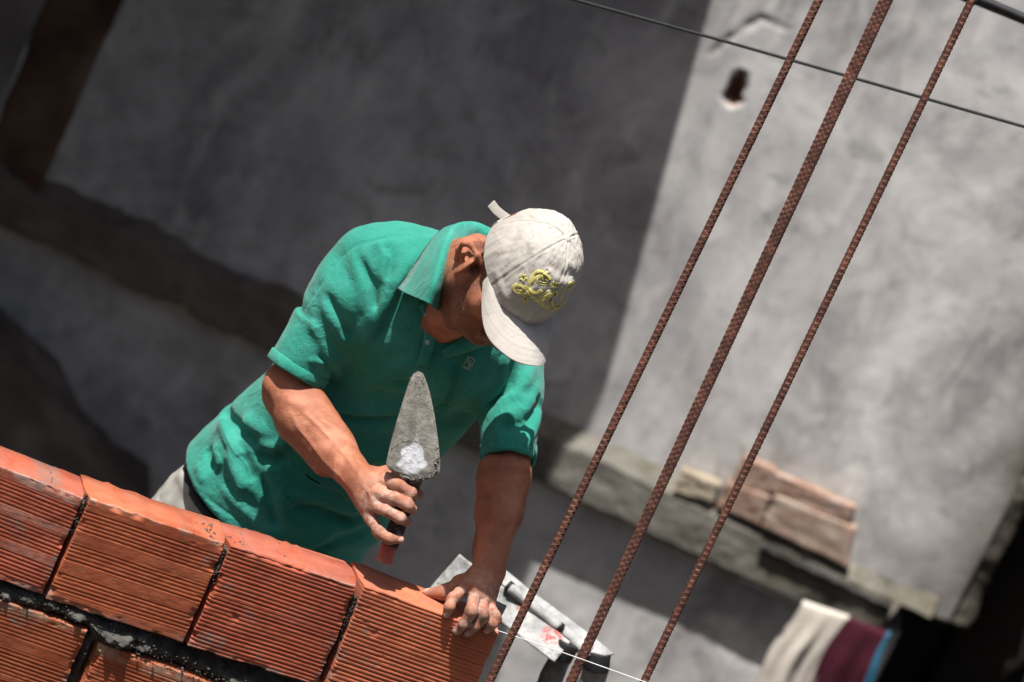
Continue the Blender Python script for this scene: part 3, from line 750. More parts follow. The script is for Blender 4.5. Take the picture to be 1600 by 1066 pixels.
# mortar: one rough sheet of joints, squeezed out in lumps along the bed joint
na, nzm = 560, 420
a0_, a1_ = -1.2, Q4[1][0] - .012
AA, ZZ = np.meshgrid(np.linspace(a0_, a1_, na), np.linspace(0, 1, nzm), indexing='ij')
ztop = np.interp(AA[:, 0], [Q1[0][0], Q1[1][0], Q2[1][0], Q3[1][0], Q4[1][0]], [Q1[0][1], Q1[1][1], Q2[1][1], Q3[1][1], Q4[1][1]]) - .012
zlow = -.42
Zg = zlow + ZZ ** 1 * (ztop[:, None] - zlow)
P = np.stack([AA.ravel(), Zg.ravel()], 1)
bedz = np.interp(P[:, 0], [Q5[0][0], Q5[1][0], Q6[0][0], Q6[1][0], Q7[1][0]], [Q5[0][1] + .009, Q5[1][1] + .012, Q6[0][1] + .012, Q6[1][1] + .012, Q7[1][1] + .014])
db = np.abs(P[:, 1] - bedz)
lump = vfbm(P + 9, 28, 91, 5, .62)
along = .5 + .5 * vnoise(P * (1, .2) + 3, 6.5, 95)
dep = -.030 + np.exp(-(db / .016) ** 2) * (.018 + .016 * along) + lump * .009 * np.exp(-(db / .03) ** 2) + lump * .004
jx = [(Q1[1] + Q2[0]) / 2, (Q1[2] + Q2[3]) / 2], [(Q2[1] + Q3[0]) / 2, (Q2[2] + Q3[3]) / 2], [(Q3[1] + Q4[0]) / 2, (Q3[2] + Q4[3]) / 2]
fillz = (.93, .80, .62)
for (t_, b_), fz in zip(jx, ((.62, 1.0), (.55, .95), (.45, .88))):
    ja = np.interp(P[:, 1], [b_[1], t_[1]], [b_[0], t_[0]]); hh_ = (P[:, 1] - b_[1]) / (t_[1] - b_[1])
    near = np.exp(-((P[:, 0] - ja) / .010) ** 2); up = np.clip((hh_ - fz[0]) / .15, 0, 1) * np.clip((fz[1] + .04 - hh_) / .08, 0, 1)
    dep = dep + near * (up * .026 - (1 - up) * .020 * (db > .03) * (hh_ > 0))
near = np.exp(-((P[:, 0] - np.interp(P[:, 1], [Q6[3][1], Q6[0][1]], [(Q5[2] + Q6[3])[0] / 2, (Q5[1] + Q6[0])[0] / 2])) / .012) ** 2) * (P[:, 1] < bedz)
dep += near * .016
X = pW[None] + P[:, :1] * eA[None] + P[:, 1:] * eZ[None] + dep[:, None] * nW[None]
mort = mesh_obj('mortar', X, grid_faces(na, nzm), M_mortar); fix_normals(mort)
# crumbs: small angular lumps caught in the joints
cv_, cf_ = [], []
def crumb(p, s):
    k0 = len(cv_); r = rng
    for v in ((1, 0, 0), (-1, 0, 0), (0, 1, 0), (0, -1, 0), (0, 0, 1), (0, 0, -1)):
        cv_.append(np.array(p) + np.array(v) * s * r.uniform(.5, 1.2) + np.array([r.uniform(-.3, .3) * s for _ in range(3)]))
    for f in ((0, 2, 4), (2, 1, 4), (1, 3, 4), (3, 0, 4), (2, 0, 5), (1, 2, 5), (3, 1, 5), (0, 3, 5)): cf_.append(tuple(k0 + i for i in f))
for _ in range(350):
    a = rng.uniform(-.68, .05); bz = float(np.interp(a, [Q5[0][0], Q5[1][0], Q6[0][0], Q6[1][0], Q7[1][0]], [Q5[0][1] + .009, Q5[1][1] + .012, Q6[0][1] + .012, Q6[1][1] + .012, Q7[1][1] + .014]))
    crumb(wall_pt(a, bz + rng.gauss(0, .007), rng.uniform(-.014, .004)), rng.uniform(.0009, .0032))
for (t_, b_), fz in zip(jx, ((.62, 1.0), (.55, .95), (.45, .88))):
    for _ in range(130):
        h_ = rng.uniform(fz[0], fz[1]); a = b_[0] + (t_[0] - b_[0]) * h_ + rng.gauss(0, .0022)
        crumb(wall_pt(a, b_[1] + (t_[1] - b_[1]) * h_, rng.uniform(-.012, -.002)), rng.uniform(.0008, .0026))
me = mort.data
adopt(mort, bw)
cr_o = mesh_obj('mortar_crumbs', cv_, cf_, M_mortar); tag(cr_o, kind='stuff'); adopt(cr_o, bw)
# body of the mortar behind the sheet so that the joints are solid
va = [wall_pt(a0_, zslab, -.05), wall_pt(a1_ - .01, zslab, -.05), wall_pt(a1_ - .01, Q4[1][1] - .03, -.05), wall_pt(Q1[1][0], Q1[1][1] - .03, -.05), wall_pt(a0_, Q1[0][1] - .03, -.05)]
vb = [v - nW * .03 for v in va]; n = 5
adopt(fix_normals(mesh_obj('mortar_core', va + vb, [tuple(range(n)), tuple(range(n, 2 * n))[::-1]] + [(i, (i + 1) % n, n + (i + 1) % n, n + i) for i in range(n)], M_mortar, smooth=False)), bw)
M_drop = simple('clay_crumbs', (.09, .045, .030), (.20, .15, .12), 60, .95, 200, .5, .001)
# spilt mortar on the top arris
cv_, cf_ = [], []
for (px, py, n, sp) in ((188, 790, 5, .004), (318, 841, 26, .007), (292, 828, 8, .008), (430, 872, 6, .02), (365, 850, 14, .010), (592, 912, 22, .010), (80, 750, 5, .003)):
    c = onplane(px, py, wall_pt(0, 0, -.04), nW)
    ab = wall_ab(px, py); top = np.interp(np.dot(c - pW, eA), [Q1[0][0], Q1[1][0], Q2[1][0], Q3[1][0], Q4[1][0]], [Q1[0][1], Q1[1][1], Q2[1][1], Q3[1][1], Q4[1][1]])
    for _ in range(n):
        a = np.dot(c - pW, eA) + rng.gauss(0, sp); tz = np.interp(a, [Q1[0][0], Q1[1][0], Q2[1][0], Q3[1][0], Q4[1][0]], [Q1[0][1], Q1[1][1], Q2[1][1], Q3[1][1], Q4[1][1]])
        crumb(wall_pt(a, tz - .0010, -abs(rng.gauss(.030, .015)) - .004), rng.choice((.0009, .0013, .0022, .0036)) * rng.uniform(.7, 1.1))
cr_o = mesh_obj('mortar_droppings', cv_, cf_, M_drop, smooth=False); tag(cr_o, kind='stuff'); adopt(cr_o, bw)

# grey shuttering board standing behind the end of the wall
bd0 = W(768, 960, 7.17); bd1 = W(800, 958, 7.19)
x0_, x1_ = bd0[0], bd1[0]
bq = W(786, 950, 7.22)
t = rough_box('shutter_board', bq[0] - .022, bq[0] + .004, bq[1], bq[1] + .02, SLAB_Z, bq[2], M_timber, 99, .002, 20, .012)
tag(t, 'narrow grey cement-stained board upright behind the free end of the brick wall', 'board')

# ================================================================== steel bars
RIB = []
def rebar_mesh(r, L, pitch=.0100):
    nA, step = 22, .0011; nL = int(L / step)
    th = np.linspace(0, 2 * math.pi, nA, endpoint=False); z = np.arange(nL) * step
    Z, T = np.meshgrid(z, th, indexing='ij'); Z, T = Z.ravel(), T.ravel()
    def rid(sgn, ph):
        x = ((Z + sgn * r * 1.05 * T * 1.0) / pitch + ph) % 1.0; x = np.minimum(x, 1 - x) * pitch
        return np.exp(-(x / .0009) ** 2)
    half = np.clip(np.abs(np.sin(T)) * 2.2, 0, 1)
    seg = 2 * math.pi * r
    # two helices wind in opposite senses; whole number of turns keeps the seam closed
    kk = max(2, round(seg * .55 / pitch))
    a = ((Z / pitch) + kk * T / (2 * math.pi)) % 1.0; a = np.minimum(a, 1 - a) * pitch
    b = ((Z / pitch) - kk * T / (2 * math.pi) + .5) % 1.0; b = np.minimum(b, 1 - b) * pitch
    h = np.maximum(np.exp(-(a / .00085) ** 2), np.exp(-(b / .00085) ** 2)) * half; RIB.append(np.clip(h * 1.1, 0, 1))
    lon = np.exp(-((np.cos(T) ** 2 - 1) / .12) ** 2)
    R = r * .92 + .0009 * h + .0006 * lon + vfbm(np.stack([Z, T * r], 1) + 3, 260, 5, 2) * .00018
    wob = .004
    X = R * np.cos(T) + wob * np.sin(Z * 1.9); Y = R * np.sin(T) + wob * np.cos(Z * 1.3)
    V = np.stack([X, Y, Z], 1)
    i, j = np.meshgrid(np.arange(nL - 1), np.arange(nA), indexing='ij'); j2 = (j + 1) % nA
    F = np.stack([(i * nA + j).ravel(), (i * nA + j2).ravel(), ((i + 1) * nA + j2).ravel(), ((i + 1) * nA + j).ravel()], 1)
    return V, F
def rebar(pa, pb, r, label, twist=0.0, ext=.25):
    """bar seen from pixel pa to pixel pb (px,py,d); it runs down to the slab"""
    a, b = W(*pa), W(*pb); ax = nz(b - a)
    bot = a - ax * (a[2] - SLAB_Z) / ax[2]; L = 1.55 + np.linalg.norm(b - a) * 0
    # ribs are modelled over the stretch that stands clear; the foot below is plain
    top = b + ax * ext; L = float(np.linalg.norm(top - bot))
    V, F = rebar_mesh(r, L)
    x = nz(np.cross(ax, (0, 1, .1))); y = np.cross(ax, x); c_, s_ = math.cos(twist), math.sin(twist); x, y = x * c_ + y * s_, y * c_ - x * s_
    R = np.stack([x, y, ax], 0)
    o = mesh_obj('rebar', V @ R, F, M_rust); set_attr(o, 'rib', RIB[-1]); fix_normals(o); o.location = bot
    return tag(o, label, 'rebar', 'rusty steel bars rising in front of the house wall')
rebar((768, 1066, 6.98), (1277, 0, 7.0), .0069, 'leftmost rusty ribbed steel bar, crossing the white stepladder top', .3)
rebar((893, 1066, 6.90), (1391, 0, 6.92), .0074, 'thickest rusty ribbed steel bar, front one of the middle pair', 1.2)
rebar((886, 1066, 6.925), (1384.5, 0, 6.945), .0055, 'thinner rusty bar pressed against the back left of the middle bar', 2.0)
rebar((1008, 1066, 7.0), (1519, 0, 7.03), .0069, 'rightmost rusty ribbed steel bar, crossing in front of the stacked old bricks', .8)

# ================================================================== cables, mason's line
def cable(name, pts, r, label, mat, cat, n=30, grp=None):
    c = curve([W(*p) for p in pts], n); o = tube(name, c, r, mat, n=12); return tag(o, label, cat, grp)
cable('cable', [(-3600, -1230, 7.9), (-600, -415, 7.7), (900, 0, 7.6), (1250, 98, 7.55), (1600, 198, 7.5), (1900, 284, 7.45), (4200, 960, 7.2)], .0029, 'thin black cable strung diagonally behind the steel bars', M_cable, 'cable')
cable('cable', [(-2600, -1900, 8.2), (200, -600, 7.95), (1380, -62, 7.85), (1524, 0, 7.82), (1600, 31, 7.8), (1760, 97, 7.75), (4200, 1150, 7.5)], .0088, 'thick black cable cutting across the top right corner', M_cable, 'cable')
cable('masonry_line', [(742, 975, d_face(742, 975) - .018), (773, 984, d_face(773, 984) - .02), (880, 1020, 6.85), (1000, 1063, 6.78), (1150, 1117, 6.68), (2600, 1640, 5.9)], .0007, 'thin white masonry line stretched from the wall end under the fingers', M_string, 'string')

DLAD = .22
_W = W
# ================================================================== stepladder behind the wall
lad = empty('stepladder', tuple(W(860, 980, 7.64) * (1, 1, 0) + np.array((0, 0, SLAB_Z))))
tag(lad, 'plaster-spattered white stepladder top with dark posts behind the left hand', 'stepladder')
DL = 7.36
def WL(px, py, d): return W(px, py, d + DLAD)
def slab_poly(name, pts, thick, mat, parent, d=DL, dd=None, bev=.0025, sub=.004, rough=.0009, seed=0, dirn=None):
    """plate whose visible face passes through the points (px,py,d), thickened away from the viewer"""
    top = [WL(p[0], p[1], p[2] if len(p) > 2 else d) for p in pts]; n = len(top); dn = (cv(0, -.35, -1) if dirn is None else dirn)
    V = top + [p + nz(dn) * thick for p in top]
    F = [tuple(range(n)), tuple(range(n, 2 * n))[::-1]] + [(i, (i + 1) % n, n + (i + 1) % n, n + i) for i in range(n)]
    o = fix_normals(mesh_obj(name, V, F, mat, smooth=False))
    bm = bmesh.new(); bm.from_mesh(o.data); bmesh.ops.triangulate(bm, faces=bm.faces)
    for _ in range(8):
        es = [e for e in bm.edges if e.calc_length() > sub * 1.6]
        if not es: break
        bmesh.ops.subdivide_edges(bm, edges=es, cuts=1); bmesh.ops.triangulate(bm, faces=bm.faces)
    for v in bm.verts:
        k = noise.fractal(v.co * 70, .6, 2.0, 5) * rough * 1.5 + noise.noise(v.co * 12 + Vector((seed, 0, 0))) * rough * 1.4
        v.co += v.normal * k
    bm.to_mesh(o.data); bm.free(); o.data.polygons.foreach_set('use_smooth', [True] * len(o.data.polygons))
    if parent: adopt(o, parent)
    return o
def red_at(o, spots):
    mw = o.matrix_world; n = len(o.data.vertices); a = np.zeros(n)
    for i, v in enumerate(o.data.vertices):
        p = np.array(v.co)
        for c, r in spots: a[i] = max(a[i], min(1, max(0, (r - np.linalg.norm(p - c)) / (r * .4))))
    set_attr(o, 'redpaint', a)
# front flange: a long plate
fl = slab_poly('front_plate', [(722, 872, 7.40), (745, 886, 7.40), (817, 940, 7.37), (891, 1003, 7.33), (866, 1034, 7.30), (800, 985, 7.34), (745, 942, 7.38)], .006, M_spat, lad, rough=.0003)
red_at(fl, [(WL(861, 995, 7.34), .024), (WL(876, 1000, 7.33), .012), (WL(812, 946, 7.36), .012)])
bp = slab_poly('back_plate', [(772, 880, 7.46), (793, 893, 7.46), (826, 920, 7.44), (915, 986, 7.41), (960, 1022, 7.38), (930, 1028, 7.375), (905, 1016, 7.372), (860, 978, 7.40), (800, 926, 7.43), (760, 893, 7.455)], .006, M_spat, lad, rough=.0003)
red_at(bp, [])
tb = tube('hinge_tube', curve([WL(797, 919, 7.372), WL(835, 949, 7.362), (WL(873, 981, 7.348))], 8), [.0098] * 17, M_spat); adopt(tb, lad)
tc = tube('hinge_tube', curve([WL(878, 986, 7.37), WL(905, 1008, 7.35), WL(920, 1020, 7.345)], 8), [.0125] * 9 + [.0135] * 8, M_spat); adopt(tc, lad)
for (p, q_) in (((793, 915), (799, 920)), ((872, 980), (877, 984))):
    o = tube('hinge_slot', [WL(*p, 7.378 if p[0] < 850 else 7.354), WL(*q_, 7.376 if p[0] < 850 else 7.352)], .0112, M_blackrub, n=18); adopt(o, lad)  # black tubes standing in for the shaded gaps at the tube ends
gr_ = tube('groove', [WL(770, 908, 7.40), WL(817, 943, 7.375), WL(889, 1003, 7.336)], .0035, M_blackrub, n=8); adopt(gr_, lad)  # solid black tube in place of the shaded gap between the plates
arm = slab_poly('side_plate', [(718, 866, 7.375), (741, 884, 7.37), (706, 917, 7.37), (668, 940, 7.38), (662, 930, 7.38), (690, 897, 7.38), (694, 893, 7.378)], .014, M_spat, lad, rough=.0003)
DN = nz(cv(-.429, -.903, 0) * 1.0)
def leg(pa, pb, r, name, mat, flat=.6):
    """post from px pa to px pb, continued to the slab"""
    a, b = WL(*pa), WL(*pb); ax = nz(b - a); end = a + ax * ((SLAB_Z - a[2]) / ax[2])
    pts = [a + (end - a) * s for s in np.linspace(0, 1, 60)]
    rr = [r * (1 + .05 * math.sin(i * 1.7) + .03 * math.sin(i * 3.1)) for i in range(60)]
    o = tube(name, pts, rr, mat, n=18, flat=cv(.3, .2, 1), fk=flat); adopt(o, lad); return o
leg((887, 1004, 7.345), (842, 1100, 7.38), .021, 'post', M_timber, .8)
leg((934, 1030, 7.40), (918, 1100, 7.42), .024, 'post', M_timber, .8)
for (pa, pb, r) in (((889, 1005, 7.335), (876, 1030, 7.34), .0195), ((936, 1020, 7.39), (930, 1048, 7.395), .0225)):
    o = tube('rubber_sleeve', [WL(*pa), WL(*pb)], r, M_blackrub, n=18); bevel(o, .002); adopt(o, lad)
leg((760, 935, 7.50), (722, 1020, 7.52), .012, 'back_leg', M_spat, .7)
leg((930, 1015, 7.62), (900, 1080, 7.66), .012, 'back_leg', M_spat, .7)

# ================================================================== old bricks on the ledge
def loose_brick(pts, yoff, thick, seed, label, mat):
    """face outline in pixels on a plane in front of the house wall, thickened toward the wall"""
    q = [on_back(px, py, yoff) for px, py in pts]
    TL, TR, BR, BL = q; n = 22; m = 16
    sx = np.concatenate([[0, 0, 0, .02], np.linspace(.05, .95, n), [.98, 1, 1, 1]]); dx = np.concatenate([[thick, thick / 2, .006, .001], np.zeros(n), [.001, .006, thick / 2, thick]])
    sy = np.concatenate([[0, 0, 0, .03], np.linspace(.08, .92, m), [.97, 1, 1, 1]]); dy = np.concatenate([[thick, thick / 2, .006, .001], np.zeros(m), [.001, .006, thick / 2, thick]])
    U, V_ = np.meshgrid(sx, sy, indexing='ij'); D = np.maximum(*np.meshgrid(dx, dy, indexing='ij')).ravel(); U = U.ravel()[:, None]; V_ = V_.ravel()[:, None]
    P = (1 - U) * (1 - V_) * TL + U * (1 - V_) * TR + U * V_ * BR + (1 - U) * V_ * BL
    w = vfbm(np.hstack([U, V_]) * 1.0 + seed, 4, seed, 3); w2 = vfbm(np.hstack([U, V_]) + seed + 4, 6, seed + 5, 3)
    P = P + np.stack([w2 * .003, D + w * .0016, w * .002], 1)
    NU, NV = len(sx), len(sy); o = mesh_obj('old_brick', P, grid_faces(NU, NV), mat)
    bm = bmesh.new(); bm.from_mesh(o.data); bm.verts.ensure_lookup_table()
    rim = [i * NV for i in range(NU)] + [(NU - 1) * NV + j for j in range(1, NV)] + [i * NV + NV - 1 for i in range(NU - 2, -1, -1)] + [j for j in range(NV - 2, 0, -1)]
    bm.faces.new([bm.verts[k] for k in rim]); bmesh.ops.recalc_face_normals(bm, faces=bm.faces); bm.to_mesh(o.data); bm.free()
    set_attr(o, 'bloom', np.full(len(o.data.vertices), .3)); c = P.mean(0)
    o.data.transform(Matrix.Translation(-Vector(c))); o.location = c
    return tag(o, label, 'brick', 'old bricks lying on the ledge')
OB = mat_terracotta('old_brick_tan', (.33, .22, .165), (.22, .14, .11), (.38, .33, .28), .5)
OG = mat_terracotta('old_brick_grey', (.30, .24, .17), (.13, .10, .07), (.42, .38, .30), .6)
loose_brick([(1066, 735), (1128, 757), (1110, 790), (1052, 768)], -.050, .045, 2, 'small greyish mortar-caked brick, leftmost on the ledge', OG)
loose_brick([(1136, 752), (1206, 776), (1188, 822), (1118, 796)], -.052, .046, 5, 'pinkish old brick lying under the topmost left brick on the ledge', TC['old'])
loose_brick([(1162, 712), (1214, 736), (1200, 778), (1142, 754)], -.048, .042, 7, 'pink old brick on top of the left pair on the ledge', TC['old'])
loose_brick([(1208, 738), (1337, 794), (1326, 822), (1202, 768)], -.050, .045, 12, 'long flat brick lying on top of the big tan block on the ledge', TC['old'])
loose_brick([(1212, 772), (1336, 826), (1326, 890), (1190, 824)], -.055, .048, 14, 'big tan broken block at the right end of the pile on the ledge', OB)

# ================================================================== laundry
YL = -.30
la, lb = on_back(1236, 932, YL), on_back(1640, 1100, YL)
rail = tube('clothes_line', curve([on_back(1150, 905, YL), on_back(1250, 945, YL), on_back(1330, 975, YL), on_back(1402, 1001, YL)], 8), .003, M_cable, n=8)
tag(rail, 'taut clothes line carrying the washing below the ledge', 'clothes line')
def cloth(name, pa, pb, drop, seed, mat, label, folds=5, amp=.018, thick=.004, spread=1.0):
    """cloth folded over the line between two pixels, hanging straight down on both sides"""
    a, b = on_back(*pa, YL), on_back(*pb, YL); nu_, nv_ = 60, 70; V = []
    for i in range(nu_):
        s = i / (nu_ - 1); p = a + (b - a) * s
        for j in range(nv_):
            t = j / (nv_ - 1) * 2 - 1            # -1 back hem .. 0 over the line .. 1 front hem
            dz = max(0, abs(t) - .03) * drop * (1.0 if t > 0 else .8); side = -1 if t > 0 else 1
            k = min(1, abs(t) * 5)
            w = amp * k * (math.sin(s * folds * 6.28 + seed + dz * 3) + .5 * math.sin(s * folds * 2.3 * 6.28 + seed * 2 + dz * 6)) * (.3 + abs(t))
            x = p[0] + (s - .5) * dz * .10 * spread + .006 * math.sin(dz * 25 + seed)
            V.append((x, p[1] + side * (.006 + .012 * k) + w, p[2] + .006 * (1 - k) - dz))
    o = mesh_obj(name, V, grid_faces(nu_, nv_), mat); fix_normals(o); solidify(o, thick, 0); return tag(o, label, 'laundry', 'washing on the line')
M_cl1 = simple('cream_cloth', (.44, .40, .35), (.60, .56, .50), 10, .95, 150, .5, .002)
M_cl2 = simple('maroon_cloth', (.040, .005, .013), (.065, .008, .021), 10, .95, 150, .5, .002)
M_cl3 = simple('blue_cloth', (.02, .11, .19), (.03, .17, .28), 10, .95, 150, .5, .002)
cloth('towel', (1250, 942), (1322, 966), .55, 1.0, M_cl1, 'cream towel hanging leftmost on the line below the ledge', 1.3, .013, spread=.7)
cloth('garment', (1320, 967), (1386, 993), .55, 2.5, M_cl2, 'dark maroon garment on the line between cream towel and blue cloth', .9, .009)
cloth('rag', (1388, 993), (1392, 994), .5, 4.0, M_cl3, 'narrow bright blue cloth hanging rightmost on the line', 1.0, .006)

# ================================================================== the bricklayer
S7 = lambda d: d / FOC                                 # metres per picture pixel at depth d
wide = cv(.905, -.425, .0)                              # across the shoulders / hips
# ---- head frame
HC = W(832, 412, 6.88)
hU, hF = nz(cv(.59, .42, .69)), cv(.05, -.865, .484); hF = nz(hF - hU * np.dot(hF, hU)); hR = np.cross(hF, hU)
def WB(px, py, d):
    v = (px - 800) * sr + (533 - py) * cr
    return W(px, py, d - .10 * min(1.1, max(0, (v + 430) / 430)))
def H(f, u, r): return HC + hF * f + hU * u + hR * r
AX = (hF, hU, hR)
body = []
# torso inside the shirt (kept slimmer than the cloth)
body += [econe(WB(425, 835, 7.53), WB(535, 690, 7.44), wide, (.125, .085), (.112, .080), .03, rnd=.04),
         econe(WB(535, 690, 7.44), WB(640, 555, 7.33), wide, (.110, .080), (.115, .075), .05, rnd=.04),
         ell(WB(650, 515, 7.29), (wide, cv(.4, .9, 0), cv(0, 0, 1)), (.125, .085, .075), .03)]
# neck, throat, trapezius
body += [cone(WB(690, 452, 7.22), WB(744, 434, 7.05), .044, .049, .025),
         cone(WB(692, 498, 7.17), WB(742, 468, 7.06), .042, .040, .025),
         cone(WB(690, 416, 7.19), WB(744, 404, 7.08), .036, .040, .025)]
# sterno-mastoid cords and the adam's apple
body += chain([WB(728, 430, 7.00), WB(706, 470, 7.095), WB(694, 512, 7.12)], [.009, .008, .008], .012)
body += chain([WB(722, 482, 7.025), WB(708, 505, 7.075)], [.012, .009], .014)
# skull and face (head frame: forward, up, right)
body += [ell(H(-.006, -.016, 0), AX, (.089, .083, .0705), .02),
         ell(H(0.0230, -.090, 0), AX, (.054, .068, .053), .03),
         cone(H(-0.0150, -.112, .046), H(0.0430, -.150, .022), .017, .015, .022),
         cone(H(-0.0150, -.112, -.046), H(0.0430, -.150, -.022), .017, .015, .022),
         ell(H(0.0570, -.150, 0), AX, (.020, .017, .024), .018),
         cone(H(0.0570, -.042, .034), H(0.0570, -.042, -.034), .021, .021, .022),
         ell(H(0.0410, -.084, .044), AX, (.024, .022, .018), .018), ell(H(0.0410, -.084, -.044), AX, (.024, .022, .018), .018),
         cone(H(0.0750, -.054, 0), H(0.0990, -.098, 0), .010, .013, .012),
         ell(H(0.0870, -.102, .012), AX, (.012, .008, .008), .008), ell(H(0.0870, -.102, -.012), AX, (.012, .008, .008), .008),
         ell(H(0.0730, -.061, .031), AX, (.012, .011, .018), .008, 's'), ell(H(0.0730, -.061, -.031), AX, (.012, .011, .018), .008, 's'),
         ell(H(0.0620, -.062, .031), AX, (.013, .012, .014), .004), ell(H(0.0620, -.062, -.031), AX, (.013, .012, .014), .004),
         cone(H(0.0750, -.121, .018), H(0.0750, -.121, -.018), .0065, .0065, .006), cone(H(0.0730, -.131, .015), H(0.0730, -.131, -.015), .0070, .0070, .006),
         cone(H(0.0855, -.126, .022), H(0.0855, -.126, -.022), .0022, .0022, .004, 's')]
# ears
for s in (1, -1):
    ea = (hF, hU, nz(hR * s + hF * -.30))
    body += chain([H(.000, -.046, .069 * s), H(-.010, -.038, .082 * s), H(-.026, -.040, .092 * s), H(-.036, -.054, .096 * s), H(-.035, -.072, .093 * s), H(-.026, -.088, .085 * s), H(-.014, -.098, .076 * s), H(-.006, -.102, .068 * s)],
                  [.0040, .0045, .0050, .0050, .0046, .0046, .0056, .0045], .004)
    body += [ell(H(-.014, -.068, .076 * s), (hF, hU, nz(hR * s + hF * -.7)), (.022, .030, .0070), .006),
             ell(H(-.016, -.066, .089 * s), (hF, hU, nz(hR * s + hF * -.7)), (.010, .015, .009), .005, 's')]
    body += chain([H(-.006, -.054, .074 * s), H(-.021, -.056, .086 * s), H(-.024, -.070, .087 * s), H(-.014, -.082, .080 * s)], [.0032, .0034, .0034, .003], .004)
    body += [ell(H(.006, -.076, .068 * s), AX, (.0045, .007, .006), .004)]
# right arm (left in the picture)
body += chain([WB(572, 452, 7.22), WB(512, 522, 7.225), WB(453, 604, 7.22)], [.036, .038, .0415], .02)
body += chain([WB(451, 606, 7.215), W(474, 650, 7.145), W(521, 705, 7.11), W(562, 751, 7.035)], [.0405, .0445, .036, .027], .018)
body += [cone(W(438, 622, 7.185), W(442, 634, 7.18), .029, .027, .012),
         cone(W(484, 628, 7.14), W(524, 680, 7.11), .026, .021, .016), cone(W(454, 660, 7.16), W(505, 726, 7.11), .024, .018, .014)]
# left arm
body += chain([WB(795, 555, 7.36), WB(802, 620, 7.29), W(797, 694, 7.175)], [.042, .040, .0385], .02)
body += chain([W(797, 694, 7.17), W(788, 750, 7.145), W(779, 806, 7.135), W(767, 858, 7.12), W(765, 888, 7.105)], [.0355, .0375, .0345, .0265, .0255], .02)
body += [cone(W(770, 735, 7.13), W(766, 800, 7.125), .025, .021, .016), cone(W(803, 735, 7.14), W(794, 800, 7.13), .025, .021, .016)]
NAILS = []
def finger(pts, rad, k=.0045, knuck=True, nail=True, nd=None):
    q = [W(*p) for p in pts]; body.extend(chain(q, rad, k))
    if knuck:
        for i in range(1, len(q) - 1):
            t = nz(q[i] - q[i - 1]); body.append(ell(q[i] , (t, cv(0, 0, 1), np.cross(t, cv(0, 0, 1))), (rad[i] * 1.1, rad[i] * 1.03, rad[i] * 1.04), .005))
    if nail: NAILS.append((q[-1], nz(q[-1] - q[-2]), nd if nd is not None else cv(0, .1, 1), rad[-1]))
# right hand, closed round the trowel handle
wr = W(562, 752, 7.035)
kn = [W(604, 750, 6.992), W(592, 772, 6.985), W(585, 791, 6.987), W(578, 809, 6.995)]
for q_, r_ in zip(kn, (.0135, .0135, .0125, .0115)): body.append(cone(wr + (q_ - wr) * .15, q_, .018, r_, .014))
body += [ell((wr + kn[1] + kn[2]) / 3 + cv(-.004, -.003, -.010), (nz(kn[1] - wr), nz(kn[0] - kn[3]), nz(np.cross(kn[1] - wr, kn[0] - kn[3]))), (.036, .030, .016), .012)]
finger([(604, 750, 6.992), (624, 759, 6.966), (642, 771, 6.970), (645, 776, 6.994), (628, 777, 7.012)], [.0112, .0104, .0096, .0088, .008], nail=False, knuck=False)
finger([(592, 772, 6.985), (616, 779, 6.960), (638, 790, 6.964), (643, 795, 6.988), (624, 797, 7.008)], [.0112, .0104, .0098, .0088, .008], nail=False, knuck=False)
finger([(585, 791, 6.987), (604, 798, 6.962), (625, 810, 6.960), (635, 815, 6.984), (620, 817, 7.006)], [.0106, .0100, .0094, .0086, .008], nail=False, knuck=False)
finger([(578, 809, 6.995), (592, 832, 6.968), (608, 842, 6.960), (624, 843, 6.972)], [.0100, .0090, .0082, .0074], nd=cv(.1, -.1, .8))
finger([(572, 744, 7.03), (604, 742, 7.035), (636, 756, 7.026), (653, 772, 7.010)], [.0150, .0135, .0115, .0088], k=.010, nail=False)
# tendons and veins on the back of the right hand
for a_, b_, r_ in (((572, 757, 7.005), (590, 770, 6.972), .0022), ((568, 765, 7.01), (583, 787, 6.975), .0022), ((575, 750, 7.008), (600, 752, 6.980), .0024)):
    body.append(cone(W(*a_), W(*b_), r_, r_, .006))
body += chain([W(560, 738, 7.010), W(566, 758, 7.003), (W(577, 768, 6.984)), W(582, 781, 6.974)], [.0022, .0024, .0024, .0018], .005)
# left hand, resting on the block
DF = d_face
wl = W(765, 888, 7.105)
kl = [W(729, 914, DF(729, 914) + .034), W(742, 925, DF(742, 925) + .016), W(754, 935, DF(754, 935) + .018), W(764, 943, DF(764, 943) + .026)]
for q_, r_ in zip(kl, (.0128, .0130, .0122, .0112)): body.append(cone(wl + (q_ - wl) * .12, q_, .019, r_, .014))
body.append(ell((wl * 1.1 + kl[1] + kl[2]) / 3.1 + cv(.0, .003, -.006), (nz(kl[1] - wl), nz(kl[0] - kl[3]), nz(np.cross(kl[1] - wl, kl[0] - kl[3]))), (.034, .028, .016), .012))
finger([(729, 914, DF(729, 914) + .034), (709, 934, DF(709, 934) + .004), (702, 948, DF(702, 948) - .007), (697, 960, DF(697, 960) - .0065)], [.0104, .0088, .0080, .0072], nd=cv(.2, .25, 1))
finger([(742, 925, DF(742, 925) + .016), (737, 955, DF(737, 955) - .020), (726, 974, DF(726, 974) - .016), (714, 986, DF(714, 986) - .0085)], [.0106, .0092, .0084, .0074], nd=cv(-.15, .25, 1))
finger([(754, 935, DF(754, 935) + .018), (755, 960, DF(755, 960) - .016), (744, 977, DF(744, 977) - .013), (731, 989, DF(731, 989) - .0080)], [.0102, .0088, .0080, .0072], nd=cv(-.1, .2, 1))
